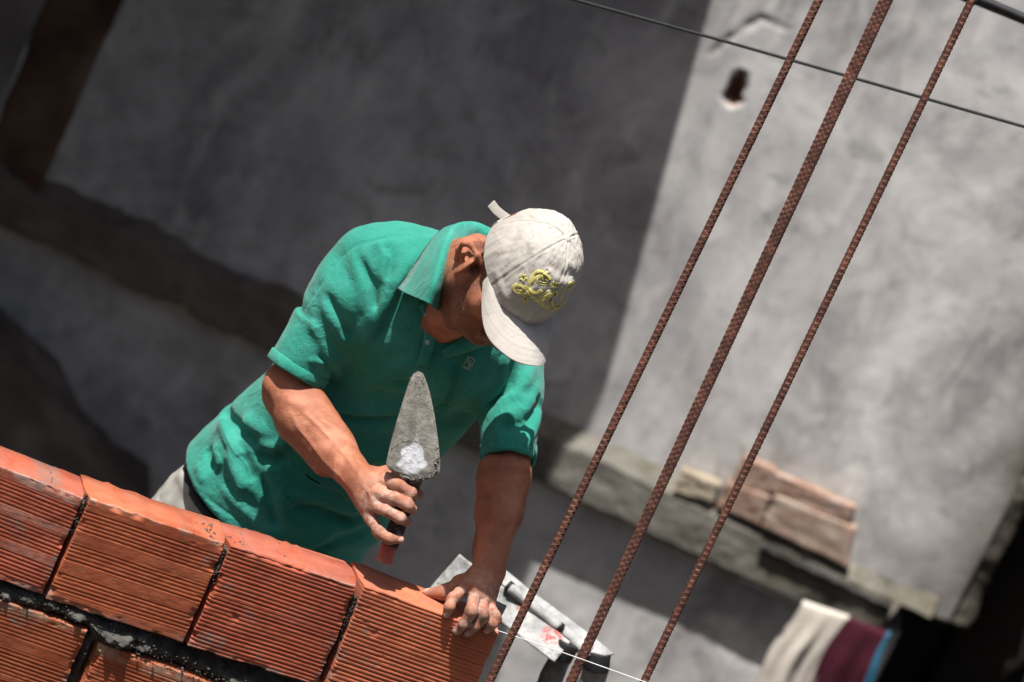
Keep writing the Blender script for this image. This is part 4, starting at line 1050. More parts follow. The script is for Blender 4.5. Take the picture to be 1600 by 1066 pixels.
finger([(764, 943, DF(764, 943) + .026), (774, 962, DF(774, 962) - .008), (770, 974, DF(770, 974) - .014), (761, 985, DF(761, 985) - .0075)], [.0094, .0082, .0076, .0068], nd=cv(.0, .1, 1))
finger([(752, 897, 7.10), (722, 911, DF(722, 911) + .066), (694, 926, DF(694, 926) + .060), (667, 927, DF(667, 927) + .070)], [.0150, .0130, .0112, .0082], k=.010, nail=True, nd=cv(.0, 1, .3))
for a_, b_ in (((757, 893, 7.085), (741, 920, DF(741, 920) + .008)), ((764, 896, 7.085), (753, 931, DF(753, 931) + .010)), ((752, 892, 7.09), (731, 910, DF(731, 910) + .027))):
    body.append(cone(W(*a_), W(*b_), .0024, .0022, .007))
body += chain([W(778, 868, 7.095), W(771, 893, 7.083), W(762, 908, 7.07), W(757, 922, 7.062)], [.002, .0024, .0022, .0018], .005)
# veins of the right forearm
bdisp = []
Fb = Field(body)
def surf(L, F, push=0.0, **kw):
    px = [p[0] for p in L]; py = [p[1] for p in L]; d = F.hit(px, py, **kw)
    return [W(x, y, z - push) for x, y, z in zip(px, py, d) if z == z]
for L, sg, am in (([(470, 640), (500, 668), (540, 712), (560, 742)], .0035, .0016), ([(500, 655), (520, 668), (548, 705)], .003, .0013), ([(452, 640), (468, 672), (505, 720), (545, 760)], .004, .0012),
                  ([(770, 760), (775, 800), (762, 850), (757, 880)], .0035, .0012), ([(800, 760), (790, 810), (780, 860)], .0035, .0010),
                  ([(445, 622), (462, 632), (480, 640)], .008, .0025), ([(700, 390), (712, 385), (730, 380)], .004, -.0012)):
    q = surf(L, Fb)
    if len(q) > 1: bdisp.append(crease(q, sg, am * 1.6))
bdisp.append(waves(5, 10, .03, .0006, HC, 3.0))
# nails
naild = []
for p, t, nd_, r in NAILS:
    n = nz(nd_ - t * np.dot(nd_, t)); naild.append((p + n * r * .75 + t * r * .1, t, n, r))
Fb.d = bdisp
lo = np.min([W(390, 900, 7.7), W(390, 300, 6.85), W(930, 1010, 6.9), W(930, 330, 7.6), HC - .16], 0) - .05
hi = np.max([W(390, 900, 7.7), W(390, 300, 6.85), W(930, 1010, 6.9), W(930, 330, 7.6), HC + .16], 0) + .05
V, Fq = polygonise(Fb, lo, hi, RES_BODY)
org = np.array((W(425, 835, 7.5)[0], W(425, 835, 7.5)[1], SLAB_Z))
person = mesh_obj('person', V - org, Fq, M_skin); person.location = org
tag(person, 'man in green polo shirt and cream cap bending over the brick wall with a trowel', 'person')
q = V - HC; hf, hu, hr = q @ hF, q @ hU, q @ hR
st = np.zeros(len(V))
jaw = np.clip((-.085 - hu) / .03, 0, 1) * np.clip((hf + .012) / .02, 0, 1) * (np.linalg.norm(q, axis=1) < .20)
side = np.clip((hf - .010) / .008, 0, 1) * np.clip((.044 - hf) / .02, 0, 1) * np.clip((-.02 - hu) / .02, 0, 1) * (np.abs(hr) > .045) * (np.linalg.norm(q, axis=1) < .19)
cheek = np.clip((hf - .04) / .02, 0, 1) * np.clip((hu + .105) / .02, 0, 1)
st = np.clip(jaw * .8 + side * .8 - cheek * .25, 0, .85)  # stubble strengthened over the jaw to stand in for shade on the face
scalp = np.clip((-.022 - hf) / .012, 0, 1) * np.clip((hu + .082) / .02, 0, 1) * (np.abs(hr) < .074) * (np.linalg.norm(q, axis=1) < .16)
temple = np.clip((hu + .085) / .015, 0, 1) * (np.abs(hr) > .045) * np.clip((.045 - hf) / .02, 0, 1) * (np.abs(hr) < .074) * (np.linalg.norm(q, axis=1) < .16)
brow = np.exp(-((hu + .040) / .006) ** 2) * np.exp(-((np.abs(hr) - .032) / .016) ** 2) * (hf > .07)
st = np.maximum(st, np.clip(scalp + temple, 0, 1) * .85); st = np.maximum(st, brow * .9)
na_ = np.zeros(len(V))
for p, t, n, r in naild:
    e = V - p; a = (e @ t) / (r * 1.15); b = (e @ np.cross(t, n)) / (r * .72); c = (e @ n) / (r * .8)
    na_ = np.maximum(na_, np.clip((1 - np.sqrt(a * a + b * b + c * c * .6)) * 4, 0, 1))
du = np.zeros(len(V))
for p, r in ((W(604, 795, 6.98), .055), (W(735, 955, 7.05), .06)): du = np.maximum(du, np.clip(1.4 - np.linalg.norm(V - p, axis=1) / r, 0, 1))
set_attr(person, 'stubble', st); set_attr(person, 'nail', na_); set_attr(person, 'dust', du)
def wear(o):
    """parent to the body, keeping world-space vertices"""
    o.parent = person; o.matrix_parent_inverse = Matrix.Translation(-Vector(org)); return o
def under(o, par):
    o.parent = par; o.matrix_parent_inverse = (par.matrix_parent_inverse.inverted() if False else Matrix.Identity(4)); return o

# ---- polo shirt
shirt = []
whem = cv(.872, -.49, 0)
shirt += [econe(WB(424, 797, 7.52), WB(474, 735, 7.49), whem, (.186, .150), (.174, .142), .03, rnd=.012),
          econe(WB(474, 735, 7.49), WB(555, 650, 7.42), whem, (.174, .142), (.160, .132), .05, rnd=.03),
          econe(WB(555, 650, 7.42), WB(640, 545, 7.33), wide, (.160, .132), (.165, .122), .06, rnd=.05),
          ell(WB(655, 498, 7.26), (wide, cv(.36, .76, .54), cv(-.23, -.49, .84)), (.180, .155, .108), .05),
          ell(WB(636, 428, 7.225), (wide, cv(.40, .88, .25), cv(-.1, -.23, .97)), (.116, .074, .080), .04)]
# pectoral drape in front
shirt += [cone(WB(610, 478, 7.245), WB(690, 550, 7.26), .070, .066, .05)]
# sleeves
shirt += [econe(WB(566, 440, 7.21), WB(508, 512, 7.225), wide, (.068, .070), (.060, .064), .035, rnd=.03),
          econe(WB(508, 512, 7.225), WB(463, 580, 7.215), wide * .9 + cv(.0, -.2, 0), (.060, .064), (.0505, .053), .02, rnd=.004)]
shirt += [econe(WB(800, 548, 7.36), WB(799, 640, 7.27), cv(1, 0, 0), (.057, .062), (.053, .055), .045, rnd=.02),
          econe(WB(799, 640, 7.27), W(793, 722, 7.150), cv(1, -.12, 0), (.053, .055), (.0440, .050), .02, rnd=.004)]
Fs = Field(shirt)
FOLDS = [  # picture-space polylines on the cloth, (points), sigma, height
    ([(551, 397), (570, 454), (577, 495), (556, 540)], .009, .010), ([(560, 400), (583, 450), (590, 492)], .008, -.006),
    ([(648, 395), (620, 440), (600, 480), (577, 520), (556, 548)], .010, .011), ([(655, 420), (628, 460), (606, 500), (585, 535)], .010, -.008),
    ([(503, 469), (525, 510), (541, 540)], .008, .007), ([(512, 460), (534, 500), (548, 530)], .007, -.006),
    ([(485, 500), (505, 540), (520, 570)], .008, .004), ([(480, 562), (502, 566), (520, 590)], .005, .005), ([(505, 548), (522, 566), (530, 590)], .005, .006), ([(498, 556), (514, 574), (520, 595)], .004, -.005),
    ([(600, 380), (612, 400), (606, 440)], .008, -.005), ([(590, 375), (603, 398), (597, 445)], .008, .004),
    ([(556, 560), (610, 600), (650, 612)], .010, .005), ([(505, 634), (560, 644), (628, 640), (700, 622)], .007, .009), ([(505, 645), (560, 656), (628, 652), (700, 634)], .008, -.009),
    # flank, above the hem
    ([(331, 628), (361, 609), (400, 585)], .006, .006), ([(336, 640), (362, 622), (398, 600)], .007, -.005),
    ([(352, 624), (380, 655), (420, 678)], .010, .012), ([(350, 640), (372, 668), (408, 696)], .010, -.011),
    ([(345, 655), (360, 690), (384, 715)], .009, .009), ([(372, 690), (385, 730), (396, 752)], .010, -.009), ([(358, 700), (368, 742), (380, 770)], .010, .008),
    ([(312, 668), (322, 700), (333, 733)], .008, -.009), ([(326, 655), (336, 695), (347, 730)], .009, .009), ([(298, 690), (308, 725), (320, 755)], .008, .005),
    ([(400, 690), (430, 700), (452, 690)], .009, .008), ([(395, 707), (428, 722), (450, 712)], .009, -.009),
    ([(418, 720), (440, 760), (450, 800)], .012, .009), ([(404, 740), (420, 790), (432, 830)], .011, -.007), ([(345, 760), (385, 800), (430, 840)], .010, .006),
    # belly, in the shade
    ([(455, 775), (500, 778), (560, 800)], .011, .009), ([(450, 792), (500, 800), (555, 822)], .011, -.009),
    ([(470, 860), (520, 828), (575, 815)], .009, .008), ([(480, 872), (528, 846), (572, 834)], .009, -.007),
    ([(480, 740), (530, 760), (580, 790)], .010, .006), ([(520, 700), (560, 715), (600, 716)], .010, .006), ([(560, 760), (590, 740), (615, 720)], .008, -.006),
    # chest and left sleeve
    ([(745, 545), (728, 590), (705, 640)], .010, .007), ([(700, 570), (690, 610), (665, 650)], .010, .006), ([(717, 560), (707, 605), (684, 650)], .009, -.006),
    ([(790, 552), (783, 590), (755, 630)], .010, .009), ([(803, 548), (797, 600), (760, 640)], .009, -.010), ([(838, 560), (818, 600), (775, 645)], .009, .008),
    ([(842, 600), (820, 640), (780, 652)], .008, .007), ([(845, 622), (822, 664), (785, 672)], .009, -.008), ([(846, 640), (826, 690), (800, 712)], .008, .006), ([(775, 655), (778, 690), (773, 705)], .007, .005),
    ([(640, 560), (610, 590), (560, 600)], .012, .006), ([(700, 585), (650, 600), (600, 590)], .010, -.004),
]
sd = []
for L, sg, am in FOLDS:
    q_ = surf(L, Fs, d0=6.6)
    if len(q_) > 1: sd.append(crease(q_, sg * .92, am * 1.85))
def seam(L, amp=-.0022, sg=.0022):
    amp *= 1.6; sg = .0027
    c = curve([np.array(p + (0,), float) for p in L], 6); q_ = surf([(p[0], p[1]) for p in c], Fs, d0=6.6)
    if len(q_) > 1: sd.append(crease(q_, sg, amp))
seam([(455, 528), (470, 490), (510, 431), (548, 388), (590, 374), (648, 366)], -.0022)
seam([(551, 392), (566, 440), (577, 495), (556, 552)], -.002)
seam([(284, 728), (312, 768), (372, 812), (450, 848), (530, 868), (572, 872)], -.0018, .0016)
seam([(786, 540), (772, 590), (757, 632)], -.002)
sd += [waves(11, 12, .13, .0016, W(600, 620, 7.3), 1.2), waves(12, 14, .045, .0005, W(600, 620, 7.3), 1.2)]
# openings and cuff bands (cuff = slightly tighter ribbed band)
ca, cb = W(466, 572, 7.243), W(440, 624, 7.26); ca2, cb2 = W(794, 700, 7.19), W(793, 770, 7.10)
cuts = [econe(WB(470, 562, 7.218), W(438, 626, 7.170), wide * .9 + cv(0, -.2, 0), (.0475, .050), (.047, .050), .0, 's', rnd=.002),
        econe(W(794, 710, 7.170), W(792, 760, 7.12), cv(1, -.12, 0), (.0405, .0470), (.0395, .0470), .0, 's', rnd=.002),
        econe(WB(440, 778, 7.510), WB(390, 840, 7.535), whem, (.172, .134), (.184, .148), .0, 's', rnd=.002)]
neckcut = [ell(WB(744, 434, 7.12), (cv(.93, -.1, .25), nz(cv(.2, 1, 0)), cv(-.25, 0, 1)), (.070, .064, .14), .006, 's'),
           cone(WB(720, 470, 7.16), WB(694, 532, 7.16), .036, .008, .004, 's'), cone(WB(720, 480, 7.06), WB(692, 530, 7.06), .036, .008, .004, 's'),
           cone(WB(720, 470, 7.14), WB(740, 480, 7.06), .044, .044, .004, 's')]
Fs2 = Field(shirt + cuts + neckcut, sd)
V, Fq = polygonise(Fs2, lo - .15, hi + .05, RES_SHIRT)
polo = wear(mesh_obj('polo_shirt', V, Fq, M_shirt)); polo['label'] = 'sea-green polo shirt, faded and flecked with mortar, open at the neck'
Fsurf = Field(shirt, sd)
def on_shirt(px, py, push=.0):
    d = float(Fsurf.hit(px, py, d0=6.6)[0]); return W(px, py, d - push) if d == d else None
# ribbed cuff bands
def band(a, b, w, e, h, name):
    n = nz(np.asarray(b) - a); ww = nz(w - n * np.dot(w, n)); t = np.cross(n, ww); K = 72; V = []
    for (s, o_) in ((0, .0030), (.08, .0048), (.88, .0044), (1, .0025), (1, -.0030), (0, -.0030)):
        for k in range(K):
            an = 2 * math.pi * k / K; rr = 1 + .02 * math.sin(an * 3 + 1) + .012 * math.sin(an * 7)
            V.append(a + n * h * s + ww * ((e[0] + o_) * math.cos(an) * rr) + t * ((e[1] + o_) * math.sin(an) * rr))
    F = [(i * K + k, i * K + (k + 1) % K, ((i + 1) % 6) * K + (k + 1) % K, ((i + 1) % 6) * K + k) for i in range(6) for k in range(K)]
    o = fix_normals(mesh_obj(name, V, F, M_shirt)); return o
cuff1 = band(WB(470, 568, 7.217), WB(456, 591, 7.212), wide * .9 + cv(0, -.2, 0), (.0505, .053), .020, 'cuff')
cuff2 = band(W(793.5, 702, 7.178), W(793, 727, 7.145), cv(1, -.12, 0), (.0435, .050), .0255, 'cuff')
for c_ in (cuff1, cuff2): c_.parent = polo
# collar: fold line, outer edge and stand, laid over the shoulders
def ribbon(rows, name, mat, thick, parent, nsub=10, smoothn=1):
    R = [curve(r, nsub) for r in rows]; n = len(R[0]); V = [p for r in R for p in r]
    F = [(i * n + k, i * n + k + 1, (i + 1) * n + k + 1, (i + 1) * n + k) for i in range(len(R) - 1) for k in range(n - 1)]
    o = fix_normals(mesh_obj(name, V, F, mat)); subd(o, 1); solidify(o, thick, 0)
    if parent: o.parent = parent
    return o
# columns run from behind the head round to the front point; rows from stand (inside) over the fold to the outer edge
def PB(L): return [W(x, y, d) for x, y, d in L]
def sh_(L):
    return [(x, y, d - .10 * min(1.1, max(0, ((x - 800) * sr + (533 - y) * cr + 430) / 430))) for x, y, d in L]
fold = [(792, 368, 7.20), (768, 357, 7.215), (742, 347, 7.205), (716, 350, 7.16), (700, 372, 7.095), (690, 405, 7.045), (680, 442, 7.020), (670, 474, 7.015)]
fold = sh_(fold)
outer = [(782, 372, 7.27), (757, 362, 7.28), (728, 352, 7.27), (694, 357, 7.19), (668, 384, 7.105), (648, 414, 7.060), (634, 436, 7.045), (621, 453, 7.040)]
outer = sh_(outer)
outer2 = []
def front_d(x, y):
    a_ = float(Fsurf.hit(x, y, d0=6.6)[0]); b_ = float(Fb.hit(x, y, d0=6.6)[0]); v = [k for k in (a_, b_) if k == k]
    return min(v) if v else None
for (x, y, d), i in zip(outer, range(8)):
    dd = front_d(x, y); outer2.append((x, y, (dd - (.005 if i > 3 else .010)) if (dd is not None and i > 2) else d))
fold = [(x, y, (min(d, front_d(x, y) - .008) if i > 3 else d)) for i, (x, y, d) in enumerate(fold)]
midr = []
for a_, b_, i in zip(fold, outer2, range(8)):
    x, y = (a_[0] + b_[0]) / 2, (a_[1] + b_[1]) / 2; dd = front_d(x, y); m_ = (a_[2] + b_[2]) / 2 - .006
    midr.append((x, y, min(m_, dd - .009) if (dd is not None and i > 2) else m_))
q1 = []
for a_, b_ in zip(fold, midr): q1.append((a_[0] * .78 + b_[0] * .22, a_[1] * .78 + b_[1] * .22, a_[2] * .7 + b_[2] * .3 - .004))
stand = [(788, 386, 7.19), (764, 374, 7.20), (742, 364, 7.19), (722, 372, 7.15), (708, 392, 7.10), (698, 420, 7.065), (688, 452, 7.05), (678, 482, 7.05)]
stand2 = [(784, 398, 7.20), (762, 386, 7.22), (742, 378, 7.215), (728, 388, 7.17), (712, 405, 7.13), (701, 430, 7.10), (692, 458, 7.09), (684, 486, 7.08)]
stand, stand2 = sh_(stand), sh_(stand2)
ribbon([PB(stand2), PB(stand), PB(fold), PB(q1), PB(midr), PB(outer2)], 'collar', M_shirt, .0028, polo)
# the far wing of the collar, under the chin
wing_a = [(690, 549, 0), (716, 528, 0), (742, 506, 0), (764, 492, 0)]; wing_b = [(694, 560, 0), (726, 551, 0), (752, 542, 0), (772, 532, 0)]
wa = [(x, y, float(np.nan_to_num(Fsurf.hit(x, y, d0=6.6)[0], nan=7.15)) - .010) for x, y, _ in wing_a]; wb = [(x, y, float(np.nan_to_num(Fsurf.hit(x, y, d0=6.6)[0], nan=7.15)) - .006) for x, y, _ in wing_b]
wm = [((a_[0] + b_[0]) / 2, (a_[1] + b_[1]) / 2, min(a_[2], b_[2]) - .004) for a_, b_ in zip(wa, wb)]
ribbon([PB(wa), PB(wm), PB(wb)], 'collar', M_shirt, .0028, polo)
# placket edge running from the collar point down to the closed part
def flap(L0, L1, name, push0=.008, push1=.005):
    A_ = [W(x, y, float(np.nan_to_num(Fsurf.hit(x, y, d0=6.6)[0], nan=7.12)) - push0) for x, y in L0]; B_ = [W(x, y, float(np.nan_to_num(Fsurf.hit(x, y, d0=6.6)[0], nan=7.12)) - push1) for x, y in L1]
    return ribbon([A_, [(a_ + b_) / 2 + IB * .003 for a_, b_ in zip(A_, B_)], B_], name, M_shirt, .0025, polo)
flap([(669, 470), (680, 492), (683, 520), (678, 545), (668, 572)], [(655, 478), (662, 498), (663, 522), (658, 546), (650, 572)], 'placket')
# chest emblem
emb = []
def stroke(L, r, F, mat, name, parent, push=.0, fk=.45, n=6, sub=5, d0=6.6):
    c = curve([np.array((x, y, 0.0)) for x, y in L], sub) if len(L) > 2 else [np.array((L[0][0] + (L[1][0] - L[0][0]) * t, L[0][1] + (L[1][1] - L[0][1]) * t, 0)) for t in np.linspace(0, 1, 4)]
    d = F.hit([p[0] for p in c], [p[1] for p in c], d0=d0); pts = [W(p[0], p[1], z - push) for p, z in zip(c, d) if z == z]
    if len(pts) < 2: return None
    g = F.grad(np.array(pts)); return pts, g
def strokes(specs, F, mat, name, parent, push=0.0, fk=.45, d0=6.6):
    V, Fc = [], []
    for L, r in specs:
        s_ = stroke(L, r, F, mat, name, parent, push, fk, d0=d0)
        if s_ is None: continue
        pts, g = s_; n = 8; k0 = len(V)
        for i, p in enumerate(pts):
            t = nz(pts[min(i + 1, len(pts) - 1)] - pts[max(i - 1, 0)]); v = nz(g[i] - t * np.dot(g[i], t)); u = np.cross(v, t)
            for k in range(n): a = 2 * math.pi * k / n; V.append(p + r * (u * math.cos(a) + v * math.sin(a) * fk))
        m = len(pts)
        Fc += [(k0 + i * n + k, k0 + i * n + (k + 1) % n, k0 + (i + 1) * n + (k + 1) % n, k0 + (i + 1) * n + k) for i in range(m - 1) for k in range(n)]
        Fc += [tuple(k0 + k for k in range(n)), tuple(k0 + (m - 1) * n + k for k in range(n))]
    o = fix_normals(mesh_obj(name, V, Fc, mat)); o.parent = parent; return o
E = lambda x, y: (660 + x / 4.1, 500 + y / 4.1)
strokes([([E(295, 235), E(283, 262), E(268, 282)], .0008), ([E(292, 235), E(325, 245), E(332, 265), E(320, 285), E(300, 290)], .0008), ([E(300, 240), E(296, 270), E(300, 295), E(318, 300)], .0007), ([E(300, 290), E(312, 268), E(300, 262)], .0006),
         ([E(318, 300), E(326, 296)], .0007), ([E(250, 290), E(280, 303), E(310, 312)], .0007), ([E(262, 303), E(290, 318), E(312, 324)], .0006), ([E(275, 298), E(272, 306)], .0006), ([E(295, 305), E(291, 316)], .0006)],
        Fsurf, M_thread, 'emblem', polo, push=.0004)
# small worn holes near the hem
M_tear = simple('torn_edge', (.004, .018, .014), (.010, .035, .028), 90, .95, 200, 0, spec=.05)
for k_, sp_ in enumerate([([(479, 741), (482, 746), (489, 750)], .0022), ([(484, 747), (492, 752), (500, 756)], .0017), ([(455, 873), (462, 868), (471, 860)], .0017), ([(461, 869), (470, 866), (476, 868)], .0011), ([(432, 848), (437, 852)], .0012), ([(446, 776), (452, 779)], .0010)]):
    strokes([sp_], Fsurf, M_tear, 'worn_hole', polo, push=-.0002, fk=.3)
# little shirt buttons on the placket
for (x, y) in ((667, 492), (668, 535)):
    p = on_shirt(x, y, .011)
    if p is not None:
        o = tube('button', [p - IB * .001, p + IB * .0012], .0045, M_thread, n=14); o.parent = polo

# ---- trousers and boots
tr = [econe(WB(414, 803, 7.53), WB(334, 905, 7.60), whem, (.166, .116), (.176, .124), .04, rnd=.02),
      ell(W(352, 830, 7.62), (wide, nz(cv(.42, .9, 0)), cv(0, 0, 1)), (.122, .105, .110), .05)]
hipL, hipR = W(345, 905, 7.60), W(470, 965, 7.62)
zk = SLAB_Z + .48
footL = np.array((hipL[0] - .05, hipL[1] + .10, SLAB_Z + .07)); footR = np.array((hipR[0] + .03, hipR[1] + .10, SLAB_Z + .07))
for h_, f_ in ((hipL, footL), (hipR, footR)):
    kn_ = (h_ + f_) / 2 + np.array((0, -.06, 0)); tr += chain([h_, kn_, f_ + (0, 0, .03)], [.098, .078, .058], .03)
td = []
Ft = Field(tr, [waves(31, 12, .09, .003, hipL, 2.0), waves(32, 12, .035, .001, hipL, 2.0)])
for L, sg, am in (([(262, 738), (254, 762), (247, 786)], .0022, -.0022), ([(277, 742), (300, 775), (345, 812)], .008, .004), ([(290, 770), (310, 800)], .010, -.003)):
    q_ = surf(L, Ft, d0=6.9)
    if len(q_) > 1: Ft.d.append(crease(q_, sg, am))
allp = np.array([hipL, hipR, footL, footR, W(250, 740, 7.4), W(600, 780, 7.8)])
V, Fq = polygonise(Ft, allp.min(0) - .22, allp.max(0) + .20, .0045)
trou = wear(mesh_obj('trousers', V, Fq, M_trouser))
bt = wear(mesh_obj('belt', *polygonise(Field([econe(WB(414, 803, 7.53), WB(407, 812, 7.535), whem, (.1668, .1168), (.1675, .1175), .0, rnd=.003)]), W(400, 830, 7.5) - .32, W(400, 830, 7.5) + .32, .004), M_belt))
for f_ in (footL, footR):
    bf = Field([econe(f_ + (0, .05, -.035), f_ + (0, -.17, -.040), np.array((1.0, 0, 0)), (.042, .034), (.044, .026), .02, rnd=.02), cone(f_ + (0, .04, -.01), f_ + (0, .04, .07), .046, .050, .03)])
    V, Fq = polygonise(bf, f_ - (.1, .3, .12), f_ + (.1, .2, .2), .005); V[:, 2] = np.maximum(V[:, 2], SLAB_Z + .001)
    wear(mesh_obj('boot', V, Fq, M_boot))

# ---- cap
CA, CB, CU = .0955, .0765, .089                          # half length, half width, height of the crown above the rim centre
U0 = -.024
def cap_pt(th, ph, out=0.0):
    """th round the head (0 = front), ph 0 = rim .. 1 = button"""
    e = ph * math.pi / 2; ce, se = np.cos(e) ** .86, np.sin(e)
    f = (CA * (1 + .02 * np.cos(th))) * ce * np.cos(th); r = CB * ce * np.sin(th); u = (U0 + (CU - U0 + .004) * se)
    k = 1 + out / .09
    return f * k, u + (u - U0) * (k - 1) + 0 * th, r * k
NT, NP = 240, 90
TH, PH = np.meshgrid(np.linspace(0, 2 * math.pi, NT, endpoint=False), np.linspace(-.06, .985, NP), indexing='ij'); th, ph = TH.ravel(), PH.ravel()
out = np.zeros(len(th))
pan = (th / (2 * math.pi) * 6) % 1.0; dse = np.minimum(pan, 1 - pan) * (2 * math.pi / 6) * np.cos(np.clip(ph, 0, 1) * 1.5) * .09
out -= .0009 * np.exp(-(dse / .0012) ** 2); out += .0004 * np.exp(-((dse - .004) / .0016) ** 2)
out += .0010 * np.abs(np.sin(np.pi * pan)) * np.clip(ph, 0, 1) * np.clip((1 - ph) * 6, 0, 1)
# rumples: soft puckers spreading from the button and dents over the front panels
Qn = np.stack([np.cos(th) * np.cos(np.clip(ph, 0, 1) * 1.5) * 3, np.sin(th) * np.cos(np.clip(ph, 0, 1) * 1.5) * 3], 1) + 20
out += vfbm(Qn, 1.3, 5, 3) * .0020 * np.clip((1 - ph) * 5, 0, 1) + vfbm(Qn * (1, 1.6), 4.6, 8, 3) * .0005
front = np.clip(np.cos(th), 0, 1)
for t0, p0, t1, p1, sg, am in ((.55, .66, -.45, .62, .05, -.0016), (.45, .58, -.5, .55, .05, .0012), (.95, .60, .55, .35, .05, -.0018), (-.2, .70, -.8, .55, .06, -.0014), (.1, .82, -.5, .70, .05, .0012),
                               (1.2, .10, .2, .06, .035, .0016), (2.2, .5, 1.4, .3, .06, -.0014), (2.0, .75, 1.3, .55, .05, .0014), (1.6, .35, 1.0, .12, .05, -.0014)):
    tw = np.where(th > math.pi, th - 2 * math.pi, th); ax_, ay = (t1 - t0), (p1 - p0); L2 = ax_ * ax_ + ay * ay
    h_ = np.clip(((tw - t0) * ax_ + (ph - p0) * ay) / L2, 0, 1); dd = np.hypot(tw - t0 - h_ * ax_, ph - p0 - h_ * ay); out += am * np.exp(-(dd / sg) ** 2)
# adjustable opening at the back
f, u, r = cap_pt(th, np.maximum(ph, 0), out); u = u + np.minimum(ph, 0) * .05
# eyelets: small raised rings
for k in range(6):
    t0 = (k + .5) * math.pi / 3; fe, ue, re = cap_pt(np.array([t0]), np.array([.58])); dd = np.sqrt((f - fe) ** 2 + (u - ue) ** 2 + (r - re) ** 2)
    bumpy = .0014 * np.exp(-((dd - .0035) / .0012) ** 2) - .002 * np.exp(-(dd / .0018) ** 2); s_ = 1 + bumpy / .09; f, r = f * s_, r * s_; u = u * s_
V = HC + np.outer(f, hF) + np.outer(u, hU) + np.outer(r, hR)
i, j = np.meshgrid(np.arange(NT), np.arange(NP - 1), indexing='ij'); i2 = (i + 1) % NT
Fc = np.stack([(i * NP + j).ravel(), (i2 * NP + j).ravel(), (i2 * NP + j + 1).ravel(), (i * NP + j + 1).ravel()], 1)
backm = (np.cos(th) < -.93) & (ph < .13)
Fc = Fc[~(backm[Fc].all(1))]
Vt = np.vstack([V, H(0, CU + .0035, 0)[None]]); cap = mesh_obj('cap', Vt, [tuple(q_) for q_ in Fc] + [(k * NP + NP - 1, ((k + 1) % NT) * NP + NP - 1, len(V)) for k in range(NT)], M_cap)
fix_normals(cap); solidify(cap, .0022, -1); wear(cap); cap['label'] = 'cream baseball cap with yellow flower embroidery and scuffed brim'
bt_ = tube('button', [H(0, CU + .0035 + a, 0) for a in (-.002, .0005, .0028, .0038)], [.0070, .0078, .0058, .002], M_cap, n=20); bt_.parent = cap
# brim
nS, nT = 90, 34; Vb = []; SS = []
for a in range(nS):
    s = a / (nS - 1) * 2 - 1; t0 = s * math.radians(68); L = .071 * (1 - abs(s) ** 6) ** .65
    for b in range(nT):
        t = b / (nT - 1)
        fr, rr = CA * 1.02 * math.cos(t0), CB * math.sin(t0) * 1.01
        f_ = fr - .004 + (t * L + .004 * t); r_ = rr * (1 + .05 * t * (1 - abs(s)))
        dro = .004 * t + .020 * (abs(r_) / .078) ** 2.1 * (f_ - fr + .004) / .062 * 1.15 + .004 * t * t
        st_ = .00055 * (1 + math.cos(2 * math.pi * min(1, abs(((t * 7.2) % 1) - .5) * 5))) / 2 if t > .30 else 0
        Vb.append(H(f_, U0 - .004 - dro - st_ + .0012 * math.sin(s * 9 + t * 3), r_))
brim = mesh_obj('brim', Vb, grid_faces(nS, nT), M_cap); fix_normals(brim); solidify(brim, .0035, 0); bevel(brim, .001); brim.parent = cap
# back strap, its loose end sticking up
sp = [H(-.100, -.020, -.020), H(-.108, -.013, .000), H(-.113, -.016, .018), H(-.124, -.030, .030), H(-.137, -.046, .037)]
def strap(pts, w, nrm, name):
    c = curve(pts, 8); V = []
    for k, p in enumerate(c):
        t = nz(c[min(k + 1, len(c) - 1)] - c[max(k - 1, 0)]); s_ = nz(np.cross(t, nrm)); V += [p - s_ * w, p, p + s_ * w]
    F_ = [(3 * k + a, 3 * k + a + 1, 3 * k + a + 4, 3 * k + a + 3) for k in range(len(c) - 1) for a in (0, 1)]
    o = fix_normals(mesh_obj(name, V, F_, M_cap)); solidify(o, .0024, 0); bevel(o, .0006); o.parent = cap; return o
strap([H(-.068, -.021, -.056), H(-.086, -.021, -.032), H(-.095, -.021, 0), H(-.086, -.021, .032), H(-.068, -.021, .056)], .0085, hF * -1, 'strap')
tip = W(767, 318, 6.95); mid_ = W(778, 331, 6.955); root = W(800, 347, 6.965)
strap([root, mid_, tip], .0080, cv(.35, .2, 1), 'strap')
# rim band
rb = []
for k in range(NT):
    t = 2 * math.pi * k / NT; a_ = cap_pt(np.array([t]), np.array([0.0]), np.array([.0])); rb.append(H(a_[0][0] * 1.004, a_[1][0] - .003, a_[2][0] * 1.004))
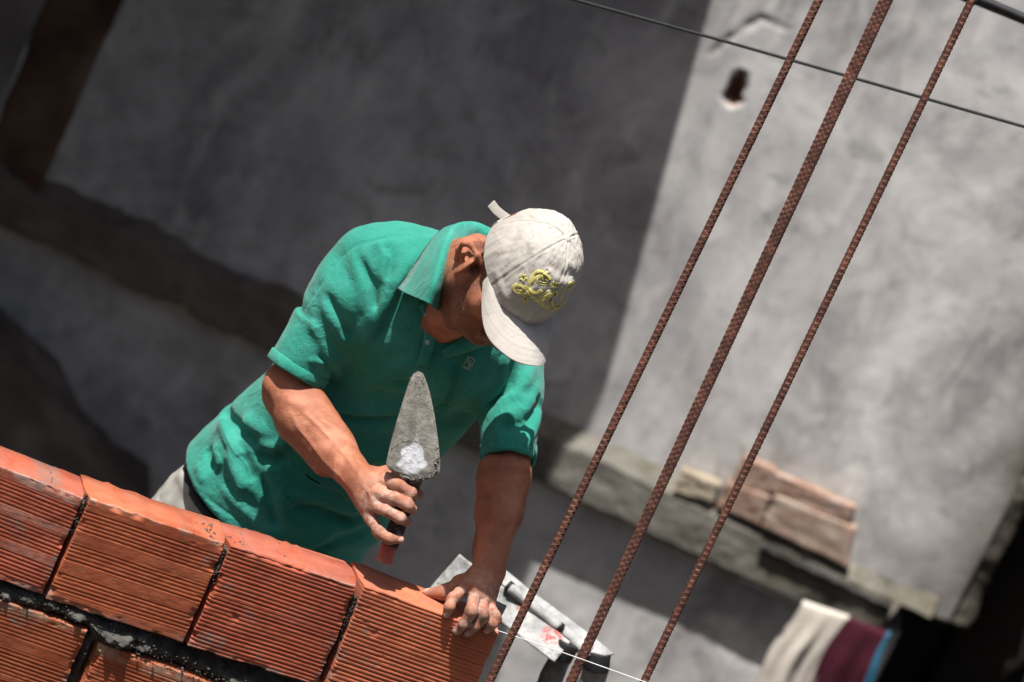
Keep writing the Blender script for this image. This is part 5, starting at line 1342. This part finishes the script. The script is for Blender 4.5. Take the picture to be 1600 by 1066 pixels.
# embroidery on the front panels: projected on the crown as a real raised thread
class CapF(Field):
    def __init__(s): pass
    def eval(s, P, c=None, R=None):
        q = P - HC; f_, u_, r_ = q @ hF, q @ hU, q @ hR
        uu = (u_ - U0) / (CU - U0 + .004); k = np.sqrt((f_ / (CA * 1.01)) ** 2 + (r_ / CB) ** 2 + np.clip(uu, 0, 9) ** 2) + 1e-6
        return ((k - 1) * .072 - .0010)
from mathutils.bvhtree import BVHTree
dg = bpy.context.evaluated_depsgraph_get(); cap_bvh = BVHTree.FromPolygons([tuple(map(float, v)) for v in Vt], [tuple(map(int, q_)) for q_ in Fc])
class CapB(Field):
    def __init__(s): s.n = {}
    def hit(s, px, py, d0=6.5, d1=8.3):
        out_ = []
        for x, y in zip(np.atleast_1d(px), np.atleast_1d(py)):
            r_ = ray(float(x), float(y)); h_ = cap_bvh.ray_cast(Vector(CAM), Vector(r_).normalized())
            out_.append(np.nan if h_[0] is None else float(np.dot(np.array(h_[0]) - CAM, fwd)))
        return np.array(out_)
    def grad(s, P, e=0):
        q_ = P - HC; g = np.outer((q_ @ hF) / CA ** 2, hF) + np.outer(((q_ @ hU) - U0) / CU ** 2, hU) + np.outer((q_ @ hR) / CB ** 2, hR)
        return g / np.linalg.norm(g, axis=1, keepdims=True)
Fcap = CapB()
G = lambda x, y: (780 + x / 8.886, 390 + y / 8.886)
def arc(cx, cy, rx, ry, a0, a1, n=10, rot=0):
    out_ = []
    for k in range(n):
        a = math.radians(a0 + (a1 - a0) * k / (n - 1)); x, y = rx * math.cos(a), ry * math.sin(a); c_, s_ = math.cos(rot), math.sin(rot); out_.append(G(cx + x * c_ - y * s_, cy + x * s_ + y * c_))
    return out_
YR = .0030
yel = [([G(720, 420), G(690, 360), G(620, 315), G(540, 315), G(470, 370), G(430, 460), G(425, 530), G(470, 585), G(540, 590), G(590, 560)], 0.00412),
       (arc(620, 435, 72, 42, 0, 360, 14, .1), 0.00320), ([G(460, 480), G(520, 400), G(600, 350)], 0.00343),
       ([G(590, 560), G(530, 590), G(440, 600), G(340, 600), G(250, 590), G(205, 540), G(240, 495), G(310, 500), G(380, 550), G(430, 610), G(520, 700), G(620, 780), G(700, 810)], 0.00367),
       (arc(290, 550, 50, 26, 0, 360, 10, .2), 0.00229), ([G(360, 500), G(420, 560), G(480, 580)], 0.00252),
       ([G(545, 680), G(620, 620), G(700, 580)], 0.00298), ([G(560, 700), G(640, 660), G(730, 600)], 0.00252), ([G(600, 735), G(690, 650), G(790, 590)], 0.00298), (arc(785, 610, 26, 30, 0, 360, 9), 0.00252),
       ([G(640, 760), G(700, 700), G(730, 650)], 0.00274), ([G(730, 690), G(745, 750), G(790, 800)], 0.00274),
       ([G(850, 720), G(875, 640), G(905, 560), G(960, 485), G(1020, 455), G(1040, 490), G(1000, 530), G(950, 540)], 0.00252), ([G(700, 820), G(770, 830), G(860, 770), G(950, 725)], 0.00229)]
blk = [(arc(620, 435, 80, 34, 0, 360, 14, .12), .00085), ([G(500, 358), G(560, 325), G(640, 335), G(665, 355)], .0010), ([G(700, 730), G(730, 685)], .0013), ([G(770, 640), G(795, 600)], .0016), (arc(980, 500, 42, 22, 0, 360, 8, -.7), .0005), (arc(290, 550, 58, 30, 0, 360, 10, .2), .00045), ([G(810, 800), G(840, 775)], .0014)]
for fx, fy in ((335, 395), (775, 500), (368, 685), (790, 785)):
    for k in range(6):
        a = k * math.pi / 3 + .3; yel.append(([G(fx + 18 * math.cos(a), fy + 18 * math.sin(a)), G(fx + 62 * math.cos(a), fy + 62 * math.sin(a))], .0026))
        blk.append(([G(fx + 32 * math.cos(a), fy + 32 * math.sin(a)), G(fx + 58 * math.cos(a), fy + 58 * math.sin(a))], .00055))
    blk.append(([G(fx - 8, fy - 2), G(fx + 8, fy + 2)], .0014))
ey = strokes(yel, Fcap, M_yellow, 'embroidery', cap, push=.0, fk=.13, d0=6.6)
ek = strokes(blk, Fcap, M_black, 'embroidery_outline', cap, push=.0006, fk=.3, d0=6.6)

# ================================================================== trowel
TB = W(655, 700, 6.975)
trowel = empty('trowel', tuple(W(600, 878, 6.99)))
tag(trowel, 'pointed bricklaying trowel caked in grey mortar held blade up in the fist', 'trowel')
prof_ = [(653, 580), (646, 584), (640, 596), (632, 622), (622, 656), (612, 694), (606, 722), (607, 731), (616, 738), (630, 744), (648, 750), (664, 750), (678, 745), (685, 738), (686, 722), (683, 690), (678, 652), (671, 615), (664, 592), (660, 583)]
prof_ = [(650 + (x - 650) * 1.06, y) for x, y in prof_]; cxy = (652, 690); V = []; rings = [1.0, .985, .93, .8, .6, .4, .2]
def bd(x, y): return 6.955 + (y - 580) * .00006
for side_ in (0, 1):
    for k_, s in enumerate(rings):
        for (x, y) in prof_:
            px, py = cxy[0] + (x - cxy[0]) * s, cxy[1] + (y - cxy[1]) * s
            h = (.0 if k_ == 0 else .0035 * min(1, (1 - s) * 8)) if side_ == 0 else -.0012
            V.append(W(px, py, bd(px, py)) + IB * h)
K = len(prof_); nr = len(rings)
Fc = []
for s_ in (0, 1):
    b0 = s_ * K * nr
    for a in range(nr - 1):
        for k in range(K): Fc.append((b0 + a * K + k, b0 + a * K + (k + 1) % K, b0 + (a + 1) * K + (k + 1) % K, b0 + (a + 1) * K + k))
    Fc.append(tuple(b0 + (nr - 1) * K + k for k in range(K)))
Fc += [(k, (k + 1) % K, K * nr + (k + 1) % K, K * nr + k) for k in range(K)]
blade = fix_normals(mesh_obj('blade', V, Fc, M_blade)); subd(blade, 3)
bm = bmesh.new(); bm.from_mesh(blade.data); bmesh.ops.subdivide_edges(bm, edges=bm.edges, cuts=3, use_grid_fill=True)
for v in bm.verts:
    e = abs(noise.fractal(v.co * 160, .5, 2, 4)); tt = max(0.0, noise.noise(v.co * 60) + .2)
    v.co += Vector(IB) * (e * .0012 + tt * .0010) * (1 if (Vector(v.co) - Vector(TB)).dot(Vector(IB)) > -.003 else 0)
bm.to_mesh(blade.data); bm.free(); blade.modifiers.clear(); subd(blade, 1)
blade.data.polygons.foreach_set('use_smooth', [True] * len(blade.data.polygons))
pc = W(643, 716, 6.96); vv = np.array([v.co[:] for v in blade.data.vertices]); qx, qy = (vv - pc) @ IR, (vv - pc) @ IU
set_attr(blade, 'patch', np.clip((1 - np.hypot(qx / .024, (qy + .002) / .025) + .3 * vnoise(np.stack([qx, qy], 1) + 3, 90, 4) * 1.0) * 6, 0, 1)); adopt(blade, trowel)
# broken, lumpy mortar clinging to the heel and right edge
cv_, cf_ = [], []
E_ = [(686, 700), (687, 722), (686, 738), (678, 746), (664, 752), (648, 752), (630, 746)]
for _ in range(110):
    k = rng.randrange(len(E_) - 1); t = rng.random(); x = E_[k][0] + (E_[k + 1][0] - E_[k][0]) * t + rng.gauss(-3, 1.4); y = E_[k][1] + (E_[k + 1][1] - E_[k][1]) * t + rng.gauss(-3, 1.4)
    crumb(W(x, y, bd(x, y) - rng.uniform(0, .005)), rng.uniform(.0009, .0030))
for _ in range(40):
    t = rng.random(); x = 667 + 17 * t + rng.gauss(-3, 1.2); y = 605 + 90 * t; crumb(W(x, y, bd(x, y) - rng.uniform(.001, .004)), rng.uniform(.0005, .0014))
for _ in range(150):
    x, y = rng.gauss(654, 5), rng.gauss(600, 7); crumb(W(x, y, bd(x, y) - rng.uniform(.002, .0045)), rng.uniform(.0005, .0013))
for L_ in ([(612, 700), (628, 690), (642, 688), (655, 692), (668, 700)],):
    for k in range(len(L_) - 1):
        for _ in range(26):
            t = rng.random(); x = L_[k][0] + (L_[k + 1][0] - L_[k][0]) * t + rng.gauss(0, .8); y = L_[k][1] + (L_[k + 1][1] - L_[k][1]) * t + rng.gauss(0, .8); crumb(W(x, y, bd(x, y) - .004), rng.uniform(.0005, .0013))
cr_o = mesh_obj('mortar_crumbs', cv_, cf_, M_blade, smooth=False); tag(cr_o, kind='stuff'); adopt(cr_o, trowel)
hp = [(652, 742, 6.972), (645, 757, 6.982), (636, 778, 6.986), (622, 818, 6.990), (612, 845, 6.992), (604, 866, 6.993), (600, 879, 6.994)]
hd = tube('handle', curve(P3(hp), 8), np.interp(np.linspace(0, 1, 49), [0, .12, .3, .55, .7, .86, .93, 1], [.012, .0125, .0135, .0150, .0142, .0125, .0138, .0130]).tolist(), M_handle, n=28)
vv = np.array([v.co[:] for v in hd.data.vertices]); ax_h = nz(W(*hp[-1]) - W(*hp[3])); z_ = (vv - W(*hp[-1])) @ ax_h
set_attr(hd, 'red', np.clip((z_ + .030 + .006 * vnoise(np.stack([vv[:, 0], vv[:, 2]], 1), 120, 3)) / .004, 0, 1)); adopt(hd, trowel)
tg = tube('tang', curve(P3([(658, 722, 6.966), (655, 738, 6.972), (650, 748, 6.974)]), 6), .0055, M_blade, n=12); adopt(tg, trowel)
